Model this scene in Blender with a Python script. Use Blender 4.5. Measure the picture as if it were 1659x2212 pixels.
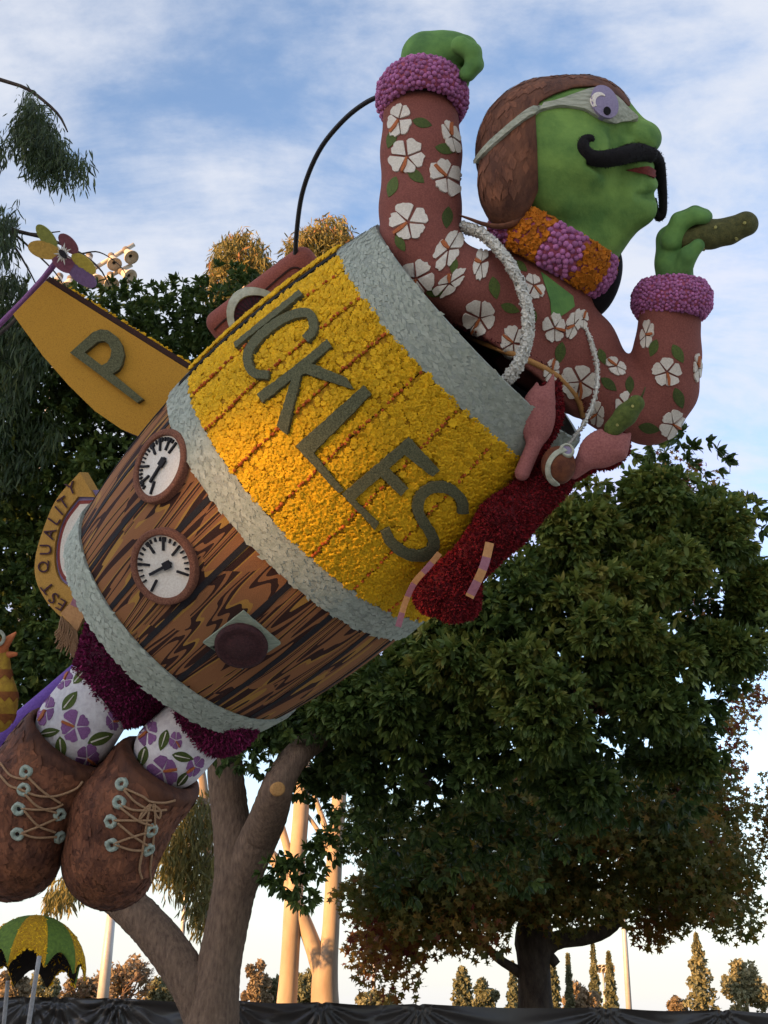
import bpy, bmesh, math, random
import numpy as np
from mathutils import Vector, Matrix
from mathutils.bvhtree import BVHTree
from mathutils.geometry import delaunay_2d_cdt
rad = math.radians
for o in list(bpy.data.objects): bpy.data.objects.remove(o)
SC = bpy.context.scene
COL = SC.collection
random.seed(7)
RNG = np.random.default_rng(7)

# ------------------------------------------------------------------ camera
PITCH, ROLL, FPX, EYE = rad(23.4), rad(1.1), 2500.0, 1.6
cd = bpy.data.cameras.new('camera'); cam = bpy.data.objects.new('camera', cd); COL.objects.link(cam)
cd.sensor_fit = 'VERTICAL'; cd.sensor_height = 24.0; cd.lens = FPX / 2212 * 24.0
cd.clip_start = 0.1; cd.clip_end = 6000
ROT = Matrix.Rotation(rad(90) + PITCH, 3, 'X') @ Matrix.Rotation(ROLL, 3, 'Z')
cam.matrix_world = Matrix.Translation((0, 0, EYE)) @ ROT.to_4x4()
SC.camera = cam
RN = np.array(ROT); CO = np.array([0, 0, EYE])

# ------------------------------------------------------------------ sky, sun, exposure
SUN_EL, SUN_AZ_VEC = rad(7.0), (-0.80, -0.60)          # towards the sun: left and behind the camera
wd = bpy.data.worlds.new('World'); SC.world = wd; wd.use_nodes = True
nt = wd.node_tree; nt.nodes.clear()
def N(t, **k):
    n = nt.nodes.new(t)
    for a, b in k.items(): setattr(n, a, b)
    return n
def L(a, b): nt.links.new(a, b)
def val(sock, v): sock.default_value = v
sky = N('ShaderNodeTexSky', sky_type='NISHITA'); sky.sun_disc = False
sky.sun_elevation = SUN_EL; sky.sun_rotation = math.atan2(SUN_AZ_VEC[0], SUN_AZ_VEC[1])
sky.altitude = 200; sky.air_density = 1.0; sky.dust_density = 0.6; sky.ozone_density = 1.6
tc = N('ShaderNodeTexCoord'); sep = N('ShaderNodeSeparateXYZ'); L(tc.outputs['Generated'], sep.inputs[0])
def M(op, a, b=None, clamp=False):
    n = N('ShaderNodeMath', operation=op); n.use_clamp = clamp
    for i, v in enumerate((a, b)):
        if v is None: continue
        if isinstance(v, (int, float)): n.inputs[i].default_value = v
        else: L(v, n.inputs[i])
    return n.outputs[0]
def SS(v, lo, hi):
    n = N('ShaderNodeMapRange', interpolation_type='SMOOTHSTEP'); L(v, n.inputs[0])
    n.inputs[1].default_value = lo; n.inputs[2].default_value = hi
    return n.outputs[0]
zc = M('MAXIMUM', M('ADD', sep.outputs[2], 0.22), 0.2)
comb = N('ShaderNodeCombineXYZ'); L(M('DIVIDE', sep.outputs[0], zc), comb.inputs[0]); L(M('DIVIDE', sep.outputs[1], zc), comb.inputs[1])
mp = N('ShaderNodeMapping'); L(comb.outputs[0], mp.inputs[0]); mp.inputs['Rotation'].default_value = (0, 0, rad(-35)); mp.inputs['Scale'].default_value = (1.0, 1.9, 1); mp.inputs['Location'].default_value = (3.1, 1.7, 0)
n1 = N('ShaderNodeTexNoise'); L(mp.outputs[0], n1.inputs['Vector']); n1.inputs['Scale'].default_value = 2.2; n1.inputs['Detail'].default_value = 9; n1.inputs['Roughness'].default_value = 0.62; n1.inputs['Distortion'].default_value = 0.35
n2 = N('ShaderNodeTexNoise'); L(comb.outputs[0], n2.inputs['Vector']); n2.inputs['Scale'].default_value = 9.0; n2.inputs['Detail'].default_value = 6; n2.inputs['Roughness'].default_value = 0.6
cl = SS(M('ADD', n1.outputs[0], M('MULTIPLY', n2.outputs[0], 0.35)), 0.46, 0.80)
hz = SS(sep.outputs[2], 0.27, 0.0)                        # thin bright veil towards the horizon
cov = M('MULTIPLY', cl, 0.88)
gain = N('ShaderNodeMix', data_type='RGBA', blend_type='MULTIPLY'); val(gain.inputs[0], 1.0)
L(sky.outputs[0], gain.inputs[6]); gain.inputs[7].default_value = (1.0, 0.92, 0.98, 1)
m1 = N('ShaderNodeMix', data_type='RGBA', blend_type='LIGHTEN'); L(cov, m1.inputs[0]); L(gain.outputs[2], m1.inputs[6]); m1.inputs[7].default_value = (1.66, 1.71, 1.86, 1)
m2 = N('ShaderNodeMix', data_type='RGBA'); L(M('MULTIPLY', hz, 0.90), m2.inputs[0]); L(m1.outputs[2], m2.inputs[6]); m2.inputs[7].default_value = (1.70, 1.76, 1.80, 1)
bg = N('ShaderNodeBackground'); L(m2.outputs[2], bg.inputs[0]); bg.inputs[1].default_value = 0.15
wo = N('ShaderNodeOutputWorld'); L(bg.outputs[0], wo.inputs[0])

sl = bpy.data.lights.new('sun', 'SUN'); sl.energy = 3.6; sl.angle = rad(0.6); sl.color = (1.0, 0.53, 0.20)
sun = bpy.data.objects.new('sun', sl); COL.objects.link(sun)
sdv = Vector((SUN_AZ_VEC[0] * math.cos(SUN_EL), SUN_AZ_VEC[1] * math.cos(SUN_EL), math.sin(SUN_EL))).normalized()
sun.rotation_euler = sdv.to_track_quat('Z', 'Y').to_euler(); sun.location = (-40, -30, 30)

SC.view_settings.view_transform = 'Standard'; SC.view_settings.look = 'None'
SC.view_settings.exposure = 1.78; SC.view_settings.gamma = 1.0; SC.view_settings.use_curve_mapping = False
SC.render.engine = 'CYCLES'
SC.cycles.max_bounces = 6; SC.cycles.diffuse_bounces = 3; SC.cycles.use_denoising = True

# ------------------------------------------------------------------ coordinates
# photograph coordinates (1659 x 2212) + distance along the optical axis -> a point of the place
def W(px, py, d):
    px = np.asarray(px, float); py = np.asarray(py, float); d = np.asarray(d, float)
    c = np.stack(np.broadcast_arrays((px - 829.5) * d / FPX, (1106 - py) * d / FPX, -d), -1)
    return c @ RN.T + CO
def WY(px, py, Y):                                          # the same with the distance along the ground
    r = W(px, py, 1.0) - CO
    return CO + r * (Y / r[..., 1:2])
def PX(p):
    c = (np.asarray(p, float) - CO) @ RN
    return np.stack([829.5 + c[..., 0] / -c[..., 2] * FPX, 1106 - c[..., 1] / -c[..., 2] * FPX, -c[..., 2]], -1)

# ------------------------------------------------------------------ objects
def put(o, parent=None):
    COL.objects.link(o)
    if parent is not None: o.parent = parent
    return o
def tag(o, label=None, cat=None, group=None, kind=None):
    for k, v in (('label', label), ('category', cat), ('group', group), ('kind', kind)):
        if v: o[k] = v
    return o
def thing(name, label, cat, loc=(0, 0, 0), group=None):
    o = bpy.data.objects.new(name, None); o.location = Vector(loc); o.empty_display_size = .2
    return tag(put(o), label, cat, group)
def base_of(parent):
    v = Vector((0, 0, 0))
    while parent is not None: v += Vector(parent.location); parent = parent.parent
    return v
def mesh_data(name, v, f, mats, smooth=True, var=None, mi=None):
    me = bpy.data.meshes.new(name)
    v = np.asarray(v, np.float32).reshape(-1, 3)
    if isinstance(f, np.ndarray):
        k = f.shape[1]; nf = len(f)
        me.vertices.add(len(v)); me.vertices.foreach_set('co', v.ravel())
        me.loops.add(nf * k); me.loops.foreach_set('vertex_index', f.astype(np.int32).ravel())
        me.polygons.add(nf); me.polygons.foreach_set('loop_start', np.arange(0, nf * k, k, dtype=np.int32))
        me.polygons.foreach_set('loop_total', np.full(nf, k, np.int32))
    else:
        me.from_pydata([tuple(map(float, p)) for p in v], [], [tuple(map(int, q)) for q in f])
    me.update(calc_edges=True)
    for m in (mats if isinstance(mats, (list, tuple)) else [mats]): me.materials.append(m)
    if smooth is not None: me.polygons.foreach_set('use_smooth', np.full(len(me.polygons), bool(smooth)))
    if mi is not None: me.polygons.foreach_set('material_index', np.asarray(mi, np.int32))
    if var is not None:
        a = me.attributes.new('var', 'FLOAT', 'POINT'); a.data.foreach_set('value', np.asarray(var, np.float32))
    me.validate(); me.update()
    return me
def obj(name, v, f, mats, parent=None, smooth=True, var=None, mi=None, kind=None, uv=None):
    """world-space vertices; the object sits at its own base, in its parent"""
    b = np.array(base_of(parent)); v = np.asarray(v, float).reshape(-1, 3) - b
    org = np.array([0., 0, 0])
    if parent is None:
        org = np.array([(v[:, 0].min() + v[:, 0].max()) / 2, (v[:, 1].min() + v[:, 1].max()) / 2, v[:, 2].min()]); v = v - org
    me = mesh_data(name, v, f, mats, smooth, var, mi)
    if uv is not None:
        lay = me.uv_layers.new(name='UVMap'); li = np.empty(len(me.loops), np.int32); me.loops.foreach_get('vertex_index', li)
        lay.data.foreach_set('uv', np.asarray(uv, np.float32)[li].ravel())
    o = bpy.data.objects.new(name, me); o.location = Vector(org); put(o, parent)
    if kind: o['kind'] = kind
    return o
def bvh_of(*objs):
    vs, fs, n = [], [], 0
    for o in objs:
        b = base_of(o)
        vs += [Vector(v.co) + b for v in o.data.vertices]
        fs += [tuple(i + n for i in p.vertices) for p in o.data.polygons]; n = len(vs)
    return BVHTree.FromPolygons(vs, fs)
def wverts(o):
    me = o.data; v = np.empty(len(me.vertices) * 3, np.float32); me.vertices.foreach_get('co', v)
    return v.reshape(-1, 3).astype(float) + np.array(base_of(o))
def tris_of(o):
    me = o.data; me.calc_loop_triangles(); t = np.empty(len(me.loop_triangles) * 3, np.int32)
    me.loop_triangles.foreach_get('vertices', t); return t.reshape(-1, 3)
def hit(bv, px, py):
    r = W(px, py, 1.0) - CO; r = Vector(r).normalized()
    return bv.ray_cast(Vector(CO), r)

# ------------------------------------------------------------------ materials
MATS = {}
def mat(name, c1, c2=None, scale=25, rough=.85, bump=.0, bscale=None, c3=None, var=0.0, detail=4, spec=.3, trans=0.0, bdist=.02, metallic=0, stretch=None, coord='Object', ramp=(.35, .65), vcols=None, orand=0.0):
    m = bpy.data.materials.new(name); m.use_nodes = True; MATS[name] = m
    t = m.node_tree; bs = t.nodes['Principled BSDF']; out = t.nodes['Material Output']
    bs.inputs['Roughness'].default_value = rough; bs.inputs['Specular IOR Level'].default_value = spec; bs.inputs['Metallic'].default_value = metallic
    co = t.nodes.new('ShaderNodeTexCoord').outputs[coord]
    if stretch:
        q = t.nodes.new('ShaderNodeMapping'); q.inputs['Scale'].default_value = stretch; t.links.new(co, q.inputs[0]); co = q.outputs[0]
    def noise(sc, dt=4, r=.6):
        n = t.nodes.new('ShaderNodeTexNoise'); n.inputs['Scale'].default_value = sc; n.inputs['Detail'].default_value = dt; n.inputs['Roughness'].default_value = r
        t.links.new(co, n.inputs['Vector']); return n.outputs[0]
    c2 = c2 or tuple(x * .7 for x in c1)
    rp = t.nodes.new('ShaderNodeValToRGB'); e = rp.color_ramp.elements
    e[0].position = ramp[0]; e[1].position = ramp[1]; e[0].color = (*c2, 1); e[1].color = (*c1, 1)
    if c3: x = e.new(.5 * (ramp[0] + ramp[1])); x.color = (*c3, 1)
    t.links.new(noise(scale, detail), rp.inputs[0]); col = rp.outputs[0]
    if vcols:                                               # own colour of each piece, by its 'var' number
        at = t.nodes.new('ShaderNodeAttribute'); at.attribute_name = 'var'
        vr = t.nodes.new('ShaderNodeValToRGB'); ee = vr.color_ramp.elements
        for i, (p_, c_) in enumerate(vcols):
            x = ee[i] if i < 2 else ee.new(p_)
            x.position = p_; x.color = (*c_, 1)
        t.links.new(at.outputs['Fac'], vr.inputs[0])
        mx = t.nodes.new('ShaderNodeMix'); mx.data_type = 'RGBA'; mx.blend_type = 'MULTIPLY'; mx.inputs[0].default_value = 1
        t.links.new(vr.outputs[0], mx.inputs[6]); t.links.new(col, mx.inputs[7]); col = mx.outputs[2]
    elif var or orand:
        h = t.nodes.new('ShaderNodeHueSaturation'); s = t.nodes.new('ShaderNodeMapRange')
        if var: at = t.nodes.new('ShaderNodeAttribute'); at.attribute_name = 'var'; t.links.new(at.outputs['Fac'], s.inputs[0])
        else: at = t.nodes.new('ShaderNodeObjectInfo'); t.links.new(at.outputs['Random'], s.inputs[0])
        k = var or orand
        s.inputs[3].default_value = 1 - k; s.inputs[4].default_value = 1 + k
        t.links.new(s.outputs[0], h.inputs['Value']); t.links.new(col, h.inputs['Color']); col = h.outputs[0]
    t.links.new(col, bs.inputs['Base Color'])
    if bump:
        b = t.nodes.new('ShaderNodeBump'); b.inputs['Strength'].default_value = bump; b.inputs['Distance'].default_value = bdist
        t.links.new(noise(bscale or scale * 2, 5, .65), b.inputs['Height']); t.links.new(b.outputs[0], bs.inputs['Normal'])
    if trans:
        tr = t.nodes.new('ShaderNodeBsdfTranslucent'); t.links.new(col, tr.inputs[0])
        mx = t.nodes.new('ShaderNodeMixShader'); mx.inputs[0].default_value = trans
        t.links.new(bs.outputs[0], mx.inputs[1]); t.links.new(tr.outputs[0], mx.inputs[2]); t.links.new(mx.outputs[0], out.inputs[0])
    return m

# ------------------------------------------------------------------ shape tools
def box_vf(c, ax, ay, az):
    """box from its centre and three half-axis vectors"""
    c, ax, ay, az = map(np.asarray, (c, ax, ay, az))
    v = [c + i * ax + j * ay + k * az for k in (-1, 1) for j in (-1, 1) for i in (-1, 1)]
    return np.array(v), [(0, 2, 3, 1), (4, 5, 7, 6), (0, 1, 5, 4), (1, 3, 7, 5), (3, 2, 6, 7), (2, 0, 4, 6)]
def join_vf(parts):
    vs, fs, n = [], [], 0
    for v, f in parts:
        vs.append(np.asarray(v).reshape(-1, 3)); fs += [tuple(i + n for i in q) for q in f]; n += len(vs[-1])
    return np.concatenate(vs), fs
def smooth_path(pts, n):
    """Catmull-Rom through rows of numbers"""
    p = np.asarray(pts, float); p = np.vstack([2 * p[0] - p[1], p, 2 * p[-1] - p[-2]])
    ts = np.linspace(0, len(p) - 3 - 1e-6, n); i = ts.astype(int); t = (ts - i)[:, None]
    a, b, c, d = p[i], p[i + 1], p[i + 2], p[i + 3]
    return .5 * (2 * b + (c - a) * t + (2 * a - 5 * b + 4 * c - d) * t**2 + (3 * b - a - 3 * c + d) * t**3)
def tube_vf(c, r, seg=10, cap=True, wob=0, flat=1.0, up=None, rng=None):
    c = np.asarray(c, float); n = len(c); r = np.broadcast_to(np.asarray(r, float), (n,))
    t = np.gradient(c, axis=0); t /= np.linalg.norm(t, axis=1, keepdims=True) + 1e-9
    u = np.asarray(up if up is not None else ((0, 0, 1) if abs(t[0][2]) < .9 else (1, 0, 0)), float)
    vs = []; a = np.linspace(0, 2 * math.pi, seg, endpoint=False)
    for i in range(n):
        u = u - t[i] * (u @ t[i]); u /= np.linalg.norm(u) + 1e-9; w = np.cross(t[i], u)
        rr = r[i] * (1 + (wob * ((rng or RNG).random(seg) - .5) if wob else 0))
        vs.append(c[i] + (np.cos(a) * rr * flat)[:, None] * u + (np.sin(a) * rr)[:, None] * w)
    v = np.concatenate(vs); f = []
    for i in range(n - 1):
        for j in range(seg):
            k = (j + 1) % seg; f.append((i * seg + j, i * seg + k, (i + 1) * seg + k, (i + 1) * seg + j))
    if cap:
        f.append(tuple(range(seg))[::-1]); f.append(tuple((n - 1) * seg + j for j in range(seg)))
    return v, f
def lathe_vf(c, axis, prof, seg=24, start=None, ang=(0, 2 * math.pi)):
    """profile rows (along axis, radius)"""
    c = np.asarray(c, float); a = np.asarray(axis, float); a /= np.linalg.norm(a)
    x = np.asarray(start if start is not None else ((1, 0, 0) if abs(a[0]) < .8 else (0, 1, 0)), float)
    x = x - a * (x @ a); x /= np.linalg.norm(x); y = np.cross(a, x)
    th = np.linspace(ang[0], ang[1], seg, endpoint=False); v = []; f = []
    for s, r in prof: v.append(c + a * s + (np.cos(th) * r)[:, None] * x + (np.sin(th) * r)[:, None] * y)
    for i in range(len(prof) - 1):
        for j in range(seg):
            k = (j + 1) % seg; f.append((i * seg + j, i * seg + k, (i + 1) * seg + k, (i + 1) * seg + j))
    return np.concatenate(v), f

# ---- soft solids: distance fields in (px, py, w) where w counts towards the camera, meshed by surface nets
def cap(a, b, ra, rb=None):
    rb = ra if rb is None else rb; a = np.asarray(a, float); b = np.asarray(b, float); q = b - a; l = q @ q + 1e-9
    def f(x, y, w):
        t = np.clip(((x - a[0]) * q[0] + (y - a[1]) * q[1] + (w - a[2]) * q[2]) / l, 0, 1)
        return np.sqrt((x - a[0] - t * q[0])**2 + (y - a[1] - t * q[1])**2 + (w - a[2] - t * q[2])**2) - (ra + t * (rb - ra))
    return f
def ball(c, r): return cap(c, c, r)
def ell(c, r, rot=0, rotw=0):
    cs, sn = math.cos(rad(rot)), math.sin(rad(rot)); c2, s2 = math.cos(rad(rotw)), math.sin(rad(rotw))
    def f(x, y, w):
        X, Y, Z = x - c[0], y - c[1], w - c[2]
        X, Y = X * cs + Y * sn, -X * sn + Y * cs
        X, Z = X * c2 + Z * s2, -X * s2 + Z * c2
        k0 = np.sqrt((X / r[0])**2 + (Y / r[1])**2 + (Z / r[2])**2); k1 = np.sqrt((X / r[0]**2)**2 + (Y / r[1]**2)**2 + (Z / r[2]**2)**2) + 1e-9
        return k0 * (k0 - 1) / k1
    return f
def plane(p, n):                                           # inside where n.(q-p) < 0
    n = np.asarray(n, float); n = n / np.linalg.norm(n)
    return lambda x, y, w: (x - p[0]) * n[0] + (y - p[1]) * n[1] + (w - p[2]) * n[2]
def SU(k, *fs):
    def f(x, y, w):
        d = fs[0](x, y, w)
        for g in fs[1:]:
            e = g(x, y, w); h = np.clip(.5 + .5 * (e - d) / k, 0, 1); d = e * (1 - h) + d * h - k * h * (1 - h)
        return d
    return f
def CUT(a, b, k=4):
    def f(x, y, w):
        d, e = a(x, y, w), b(x, y, w); h = np.clip(.5 - .5 * (e - d) / k, 0, 1); return e * (1 - h) + d * h + k * h * (1 - h)
    return f
def SUB(a, b, k=4): return CUT(a, lambda x, y, w: -b(x, y, w), k)
def poly2d(pts):
    p = np.asarray(pts, float)
    def f(x, y, w):
        x, y = np.broadcast_arrays(x, y); d = np.full(x.shape, 1e9); s = np.ones(x.shape)
        for i in range(len(p)):
            a, b = p[i], p[i - 1]; e = b - a; wx, wy = x - a[0], y - a[1]
            t = np.clip((wx * e[0] + wy * e[1]) / (e @ e), 0, 1); d = np.minimum(d, (wx - e[0] * t)**2 + (wy - e[1] * t)**2)
            c1, c2, c3 = y >= a[1], y < b[1], e[0] * wy > e[1] * wx
            s = np.where((c1 & c2 & c3) | (~c1 & ~c2 & ~c3), -s, s)
        return s * np.sqrt(d)
    return f
CORN = [(i, j, k) for i in (0, 1) for j in (0, 1) for k in (0, 1)]
def solid(name, f, lo, hi, h, d0, mats, parent=None, noise=0, smooth_it=1, **kw):
    lo = np.asarray(lo, float); hi = np.asarray(hi, float); n = np.ceil((hi - lo) / h).astype(int) + 1
    x = (lo[0] + h * np.arange(n[0]))[:, None, None]; y = (lo[1] + h * np.arange(n[1]))[None, :, None]; w = (lo[2] + h * np.arange(n[2]))[None, None, :]
    v = np.broadcast_to(f(x, y, w), n).copy()
    for ax in range(3):                                    # close the skin at the box
        sl_ = [slice(None)] * 3
        for e in (0, -1): sl_[ax] = e; v[tuple(sl_)] = np.maximum(v[tuple(sl_)], .01)
    s = v < 0; cs = sum(s[i:n[0] - 1 + i, j:n[1] - 1 + j, k:n[2] - 1 + k].astype(np.int8) for i, j, k in CORN)
    act = (cs > 0) & (cs < 8); I = np.argwhere(act); idx = np.full(act.shape, -1); idx[act] = np.arange(len(I))
    acc = np.zeros((len(I), 3)); cnt = np.zeros((len(I), 1))
    for a in CORN:
        for ax in range(3):
            if a[ax]: continue
            b = list(a); b[ax] = 1
            va = v[tuple((I + a).T)]; vb = v[tuple((I + b).T)]; m = (va < 0) != (vb < 0)
            t = np.where(m, va / np.where(m, va - vb, 1), 0)[:, None]
            acc += m[:, None] * (np.array(a) + (np.array(b) - np.array(a)) * t); cnt += m[:, None]
    P = lo + h * (I + acc / cnt); F = []
    for ax in range(3):
        a1, a2 = [(1, 2), (2, 0), (0, 1)][ax]
        A = s.take(range(n[ax] - 1), ax); B = s.take(range(1, n[ax]), ax)
        E = np.argwhere(A != B); ok = (E[:, a1] > 0) & (E[:, a2] > 0) & (E[:, a1] < n[a1] - 1) & (E[:, a2] < n[a2] - 1); E = E[ok]
        fl = A[tuple(E.T)]; q = []
        for u_, v_ in ((0, 0), (-1, 0), (-1, -1), (0, -1)):
            C = E.copy(); C[:, a1] += u_; C[:, a2] += v_; q.append(idx[tuple(C.T)])
        q = np.stack(q, 1); q[fl] = q[fl][:, ::-1]; F.append(q)
    F = np.concatenate(F)[:, ::-1]
    F = F[:, ::-1] if True else F
    for _ in range(smooth_it):                             # light relaxation of the net
        nb = np.zeros_like(P); c = np.zeros(len(P))
        for i in range(4):
            np.add.at(nb, F[:, i], P[F[:, (i + 1) % 4]]); np.add.at(c, F[:, i], 1)
        P = .5 * P + .5 * nb / np.maximum(c, 1)[:, None]
    d = d0 - P[:, 2] * d0 / FPX
    Wv = W(P[:, 0], P[:, 1], d)
    a_, b_, c_ = Wv[F[:, 0]], Wv[F[:, 1]], Wv[F[:, 2]]
    vol = np.einsum('ij,ij->i', a_ - Wv.mean(0), np.cross(b_ - Wv.mean(0), c_ - Wv.mean(0))).sum()
    if vol < 0: F = F[:, ::-1]
    return obj(name, Wv, np.ascontiguousarray(F), mats, parent, **kw)

# ---- raised pieces laid on a surface: outline in photograph coordinates, cast onto it
def inside(loops, x, y):
    r = np.zeros(np.shape(x), bool)
    for p in loops:
        p = np.asarray(p, float)
        for i in range(len(p)):
            a, b = p[i], p[i - 1]
            with np.errstate(divide='ignore', invalid='ignore'):
                c = ((a[1] > y) != (b[1] > y)) & (x < (b[0] - a[0]) * (y - a[1]) / (b[1] - a[1] + 1e-12) + a[0])
            r ^= c
    return r
def resample(p, step):
    p = np.asarray(p, float); out = []
    for i in range(len(p)):
        a, b = p[i], p[(i + 1) % len(p)]; n = max(1, int(np.linalg.norm(b - a) / step))
        out += [a + (b - a) * k / n for k in range(n)]
    return np.array(out)
def drape(name, loops, bv, m, parent, h=.02, low=.02, step=7, smooth=True, **kw):
    if not isinstance(loops[0][0], (tuple, list, np.ndarray)): loops = [loops]
    loops = [resample(l, step) for l in loops]
    pts = []; edges = []
    for l in loops:
        n = len(pts); pts += list(l); edges += [(n + i, n + (i + 1) % len(l)) for i in range(len(l))]
    al = np.concatenate(loops); x0, y0 = al.min(0); x1, y1 = al.max(0)
    gx, gy = np.meshgrid(np.arange(x0 + step * .5, x1, step), np.arange(y0 + step * .5, y1, step)); gx = gx.ravel(); gy = gy.ravel()
    k = inside(loops, gx, gy); g = np.stack([gx[k], gy[k]], 1)
    if len(g):
        dm = np.min(np.linalg.norm(g[:, None] - al[None], axis=2), axis=1); g = g[dm > step * .45]
    vin = [Vector(map(float, p)) for p in pts] + [Vector(map(float, p)) for p in g]
    vo, eo, fo, *_ = delaunay_2d_cdt(vin, edges, [], 0, 1e-4)
    vo = np.array([tuple(v) for v in vo]); cen = np.array([np.mean(vo[list(f)], 0) for f in fo])
    fo = [f for f, c in zip(fo, inside(loops, cen[:, 0], cen[:, 1])) if c]
    mid = al.mean(0); loc, nor = [None] * len(vo), [None] * len(vo); okp = []
    for i, p in enumerate(vo):
        r = hit(bv, *p)
        if r[0] is not None: loc[i] = np.array(r[0]); nor[i] = np.array(r[1]); okp.append(i)
    if not okp: return None
    for i, p in enumerate(vo):
        if loc[i] is None:
            for t in np.linspace(.04, 1, 25):
                r = hit(bv, *(p + (mid - p) * t))
                if r[0] is not None: break
            if r[0] is None: j = okp[int(np.argmin(np.linalg.norm(vo[okp] - p, axis=1)))]; loc[i], nor[i] = loc[j], nor[j]
            else: loc[i] = np.array(r[0]); nor[i] = np.array(r[1])
    loc = np.array(loc); nor = np.array(nor)
    nor[np.einsum('ij,ij->i', nor, loc - CO) > 0] *= -1
    top = loc + nor * h; bot = loc - nor * low; n = len(vo)
    cnt = {}
    for f in fo:
        for a, b in zip(f, f[1:] + f[:1]): cnt[(a, b)] = 1
    F = []
    for f in fo:
        a, b, c = (top[f[i]] for i in range(3))
        F.append(tuple(f) if np.cross(b - a, c - a) @ nor[f[0]] > 0 else tuple(f)[::-1])
    sk = [(a, b) for (a, b) in cnt if (b, a) not in cnt]
    V = [top]; m_ = {}; 
    ids = sorted({i for e in sk for i in e}); 
    for k_, i in enumerate(ids): m_[i] = (n + 2 * k_, n + 2 * k_ + 1)
    ex = np.empty((2 * len(ids), 3))
    for k_, i in enumerate(ids): ex[2 * k_] = top[i]; ex[2 * k_ + 1] = bot[i]
    for a, b in sk: F.append((m_[a][0], m_[a][1], m_[b][1], m_[b][0]))
    return obj(name, np.concatenate([top, ex]), F, m, parent, smooth=smooth, **kw)
def stroke(pts, w, closed=False):
    """outline of a thick line; w may be one width or one per point"""
    p = np.asarray(pts, float); n = len(p); w = np.broadcast_to(np.asarray(w, float), (n,))
    t = np.gradient(p, axis=0); t /= np.linalg.norm(t, axis=1, keepdims=True) + 1e-9; nn = np.stack([-t[:, 1], t[:, 0]], 1) * w[:, None] / 2
    return np.concatenate([p + nn, (p - nn)[::-1]])
def lay_path(pts, bv, off, n=24, fallback=12.0):
    q = smooth_path(pts, n); out = []; d = None
    for p in q:
        r = hit(bv, *p)
        if r[0] is not None:
            d = PX(np.array(r[0]))[2]
        out.append((p[0], p[1], d))
    first = next((o[2] for o in out if o[2] is not None), fallback)
    ds = np.array([o[2] if o[2] is not None else first for o in out]); ds = np.convolve(np.pad(ds, 2, 'edge'), np.ones(5) / 5, 'valid')
    return W(q[:, 0], q[:, 1], ds - off)

# ---- many small pieces on a surface
def sample_on(o, n, rng, keep=None):
    v = wverts(o); t = tris_of(o); a, b, c = v[t[:, 0]], v[t[:, 1]], v[t[:, 2]]
    cr = np.cross(b - a, c - a); ar = np.linalg.norm(cr, axis=1)
    k = rng.choice(len(t), n, p=ar / ar.sum()); r1 = np.sqrt(rng.random(n))[:, None]; r2 = rng.random(n)[:, None]
    p = a[k] * (1 - r1) + b[k] * r1 * (1 - r2) + c[k] * r1 * r2; nn = cr[k] / (ar[k][:, None] + 1e-12)
    if keep is not None: q = keep(p, nn); p, nn = p[q], nn[q]
    return p, nn
def thin(p, r):
    """drop points closer than r to an earlier one"""
    cell = {}; keep = []
    g = np.floor(p / r).astype(int)
    for i, (c, q) in enumerate(zip(map(tuple, g), p)):
        ok = True
        for dx in (-1, 0, 1):
            for dy in (-1, 0, 1):
                for dz in (-1, 0, 1):
                    for j in cell.get((c[0] + dx, c[1] + dy, c[2] + dz), ()):
                        if np.sum((p[j] - q)**2) < r * r: ok = False
        if ok: cell.setdefault(c, []).append(i); keep.append(i)
    return np.array(keep, int)
def frames(nn, rng, tilt=0.0):
    n = nn + tilt * rng.normal(size=nn.shape); n /= np.linalg.norm(n, axis=1, keepdims=True)
    x = np.cross(n, rng.normal(size=n.shape)); x /= np.linalg.norm(x, axis=1, keepdims=True)
    return np.stack([x, np.cross(n, x), n], 2)               # columns
def spread(name, p, R, sc, tv, tf, m, parent, rng, single=None, nsingle=0, var=None, smooth=True, var_fn=None):
    tv = np.asarray(tv, float); tf = np.asarray(tf, int); n = len(p); sc = np.broadcast_to(np.asarray(sc, float), (n,))
    var = rng.random(n) if var is None else np.asarray(var)
    order = np.arange(n)
    if nsingle:                                            # the ones that show largest become pieces of their own
        vd = CO - p; di = np.linalg.norm(vd, axis=1); face = np.einsum('ij,ij->i', vd / di[:, None], R[:, :, 2])
        order = np.argsort(-(face + .15 * rng.random(n)) * (sc / di)**2)
        b = np.array(base_of(parent)); bank = {}
        for i in order[:nsingle]:
            key = int(var[i] * 7.999)
            if key not in bank: bank[key] = mesh_data(single, tv, tf, m, smooth, np.full(len(tv), (key + .5) / 8))
            o = bpy.data.objects.new(single, bank[key])
            o.matrix_local = Matrix.Translation(Vector(p[i] - b)) @ Matrix(R[i].tolist()).to_4x4() @ Matrix.Scale(float(sc[i]), 4)
            put(o, parent)
    r = order[nsingle:]
    if not len(r): return None
    V = np.einsum('nij,kj->nki', R[r], tv) * sc[r][:, None, None] + p[r][:, None, :]
    F = tf[None] + (np.arange(len(r)) * len(tv))[:, None, None]
    return obj(name, V.reshape(-1, 3), F.reshape(-1, tf.shape[1]), m, parent, smooth=smooth, var=np.repeat(var[r], len(tv)), kind='stuff')
def quadify(tf): return np.array([(f + (f[-1],))[:4] if len(f) == 3 else f for f in tf])
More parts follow.
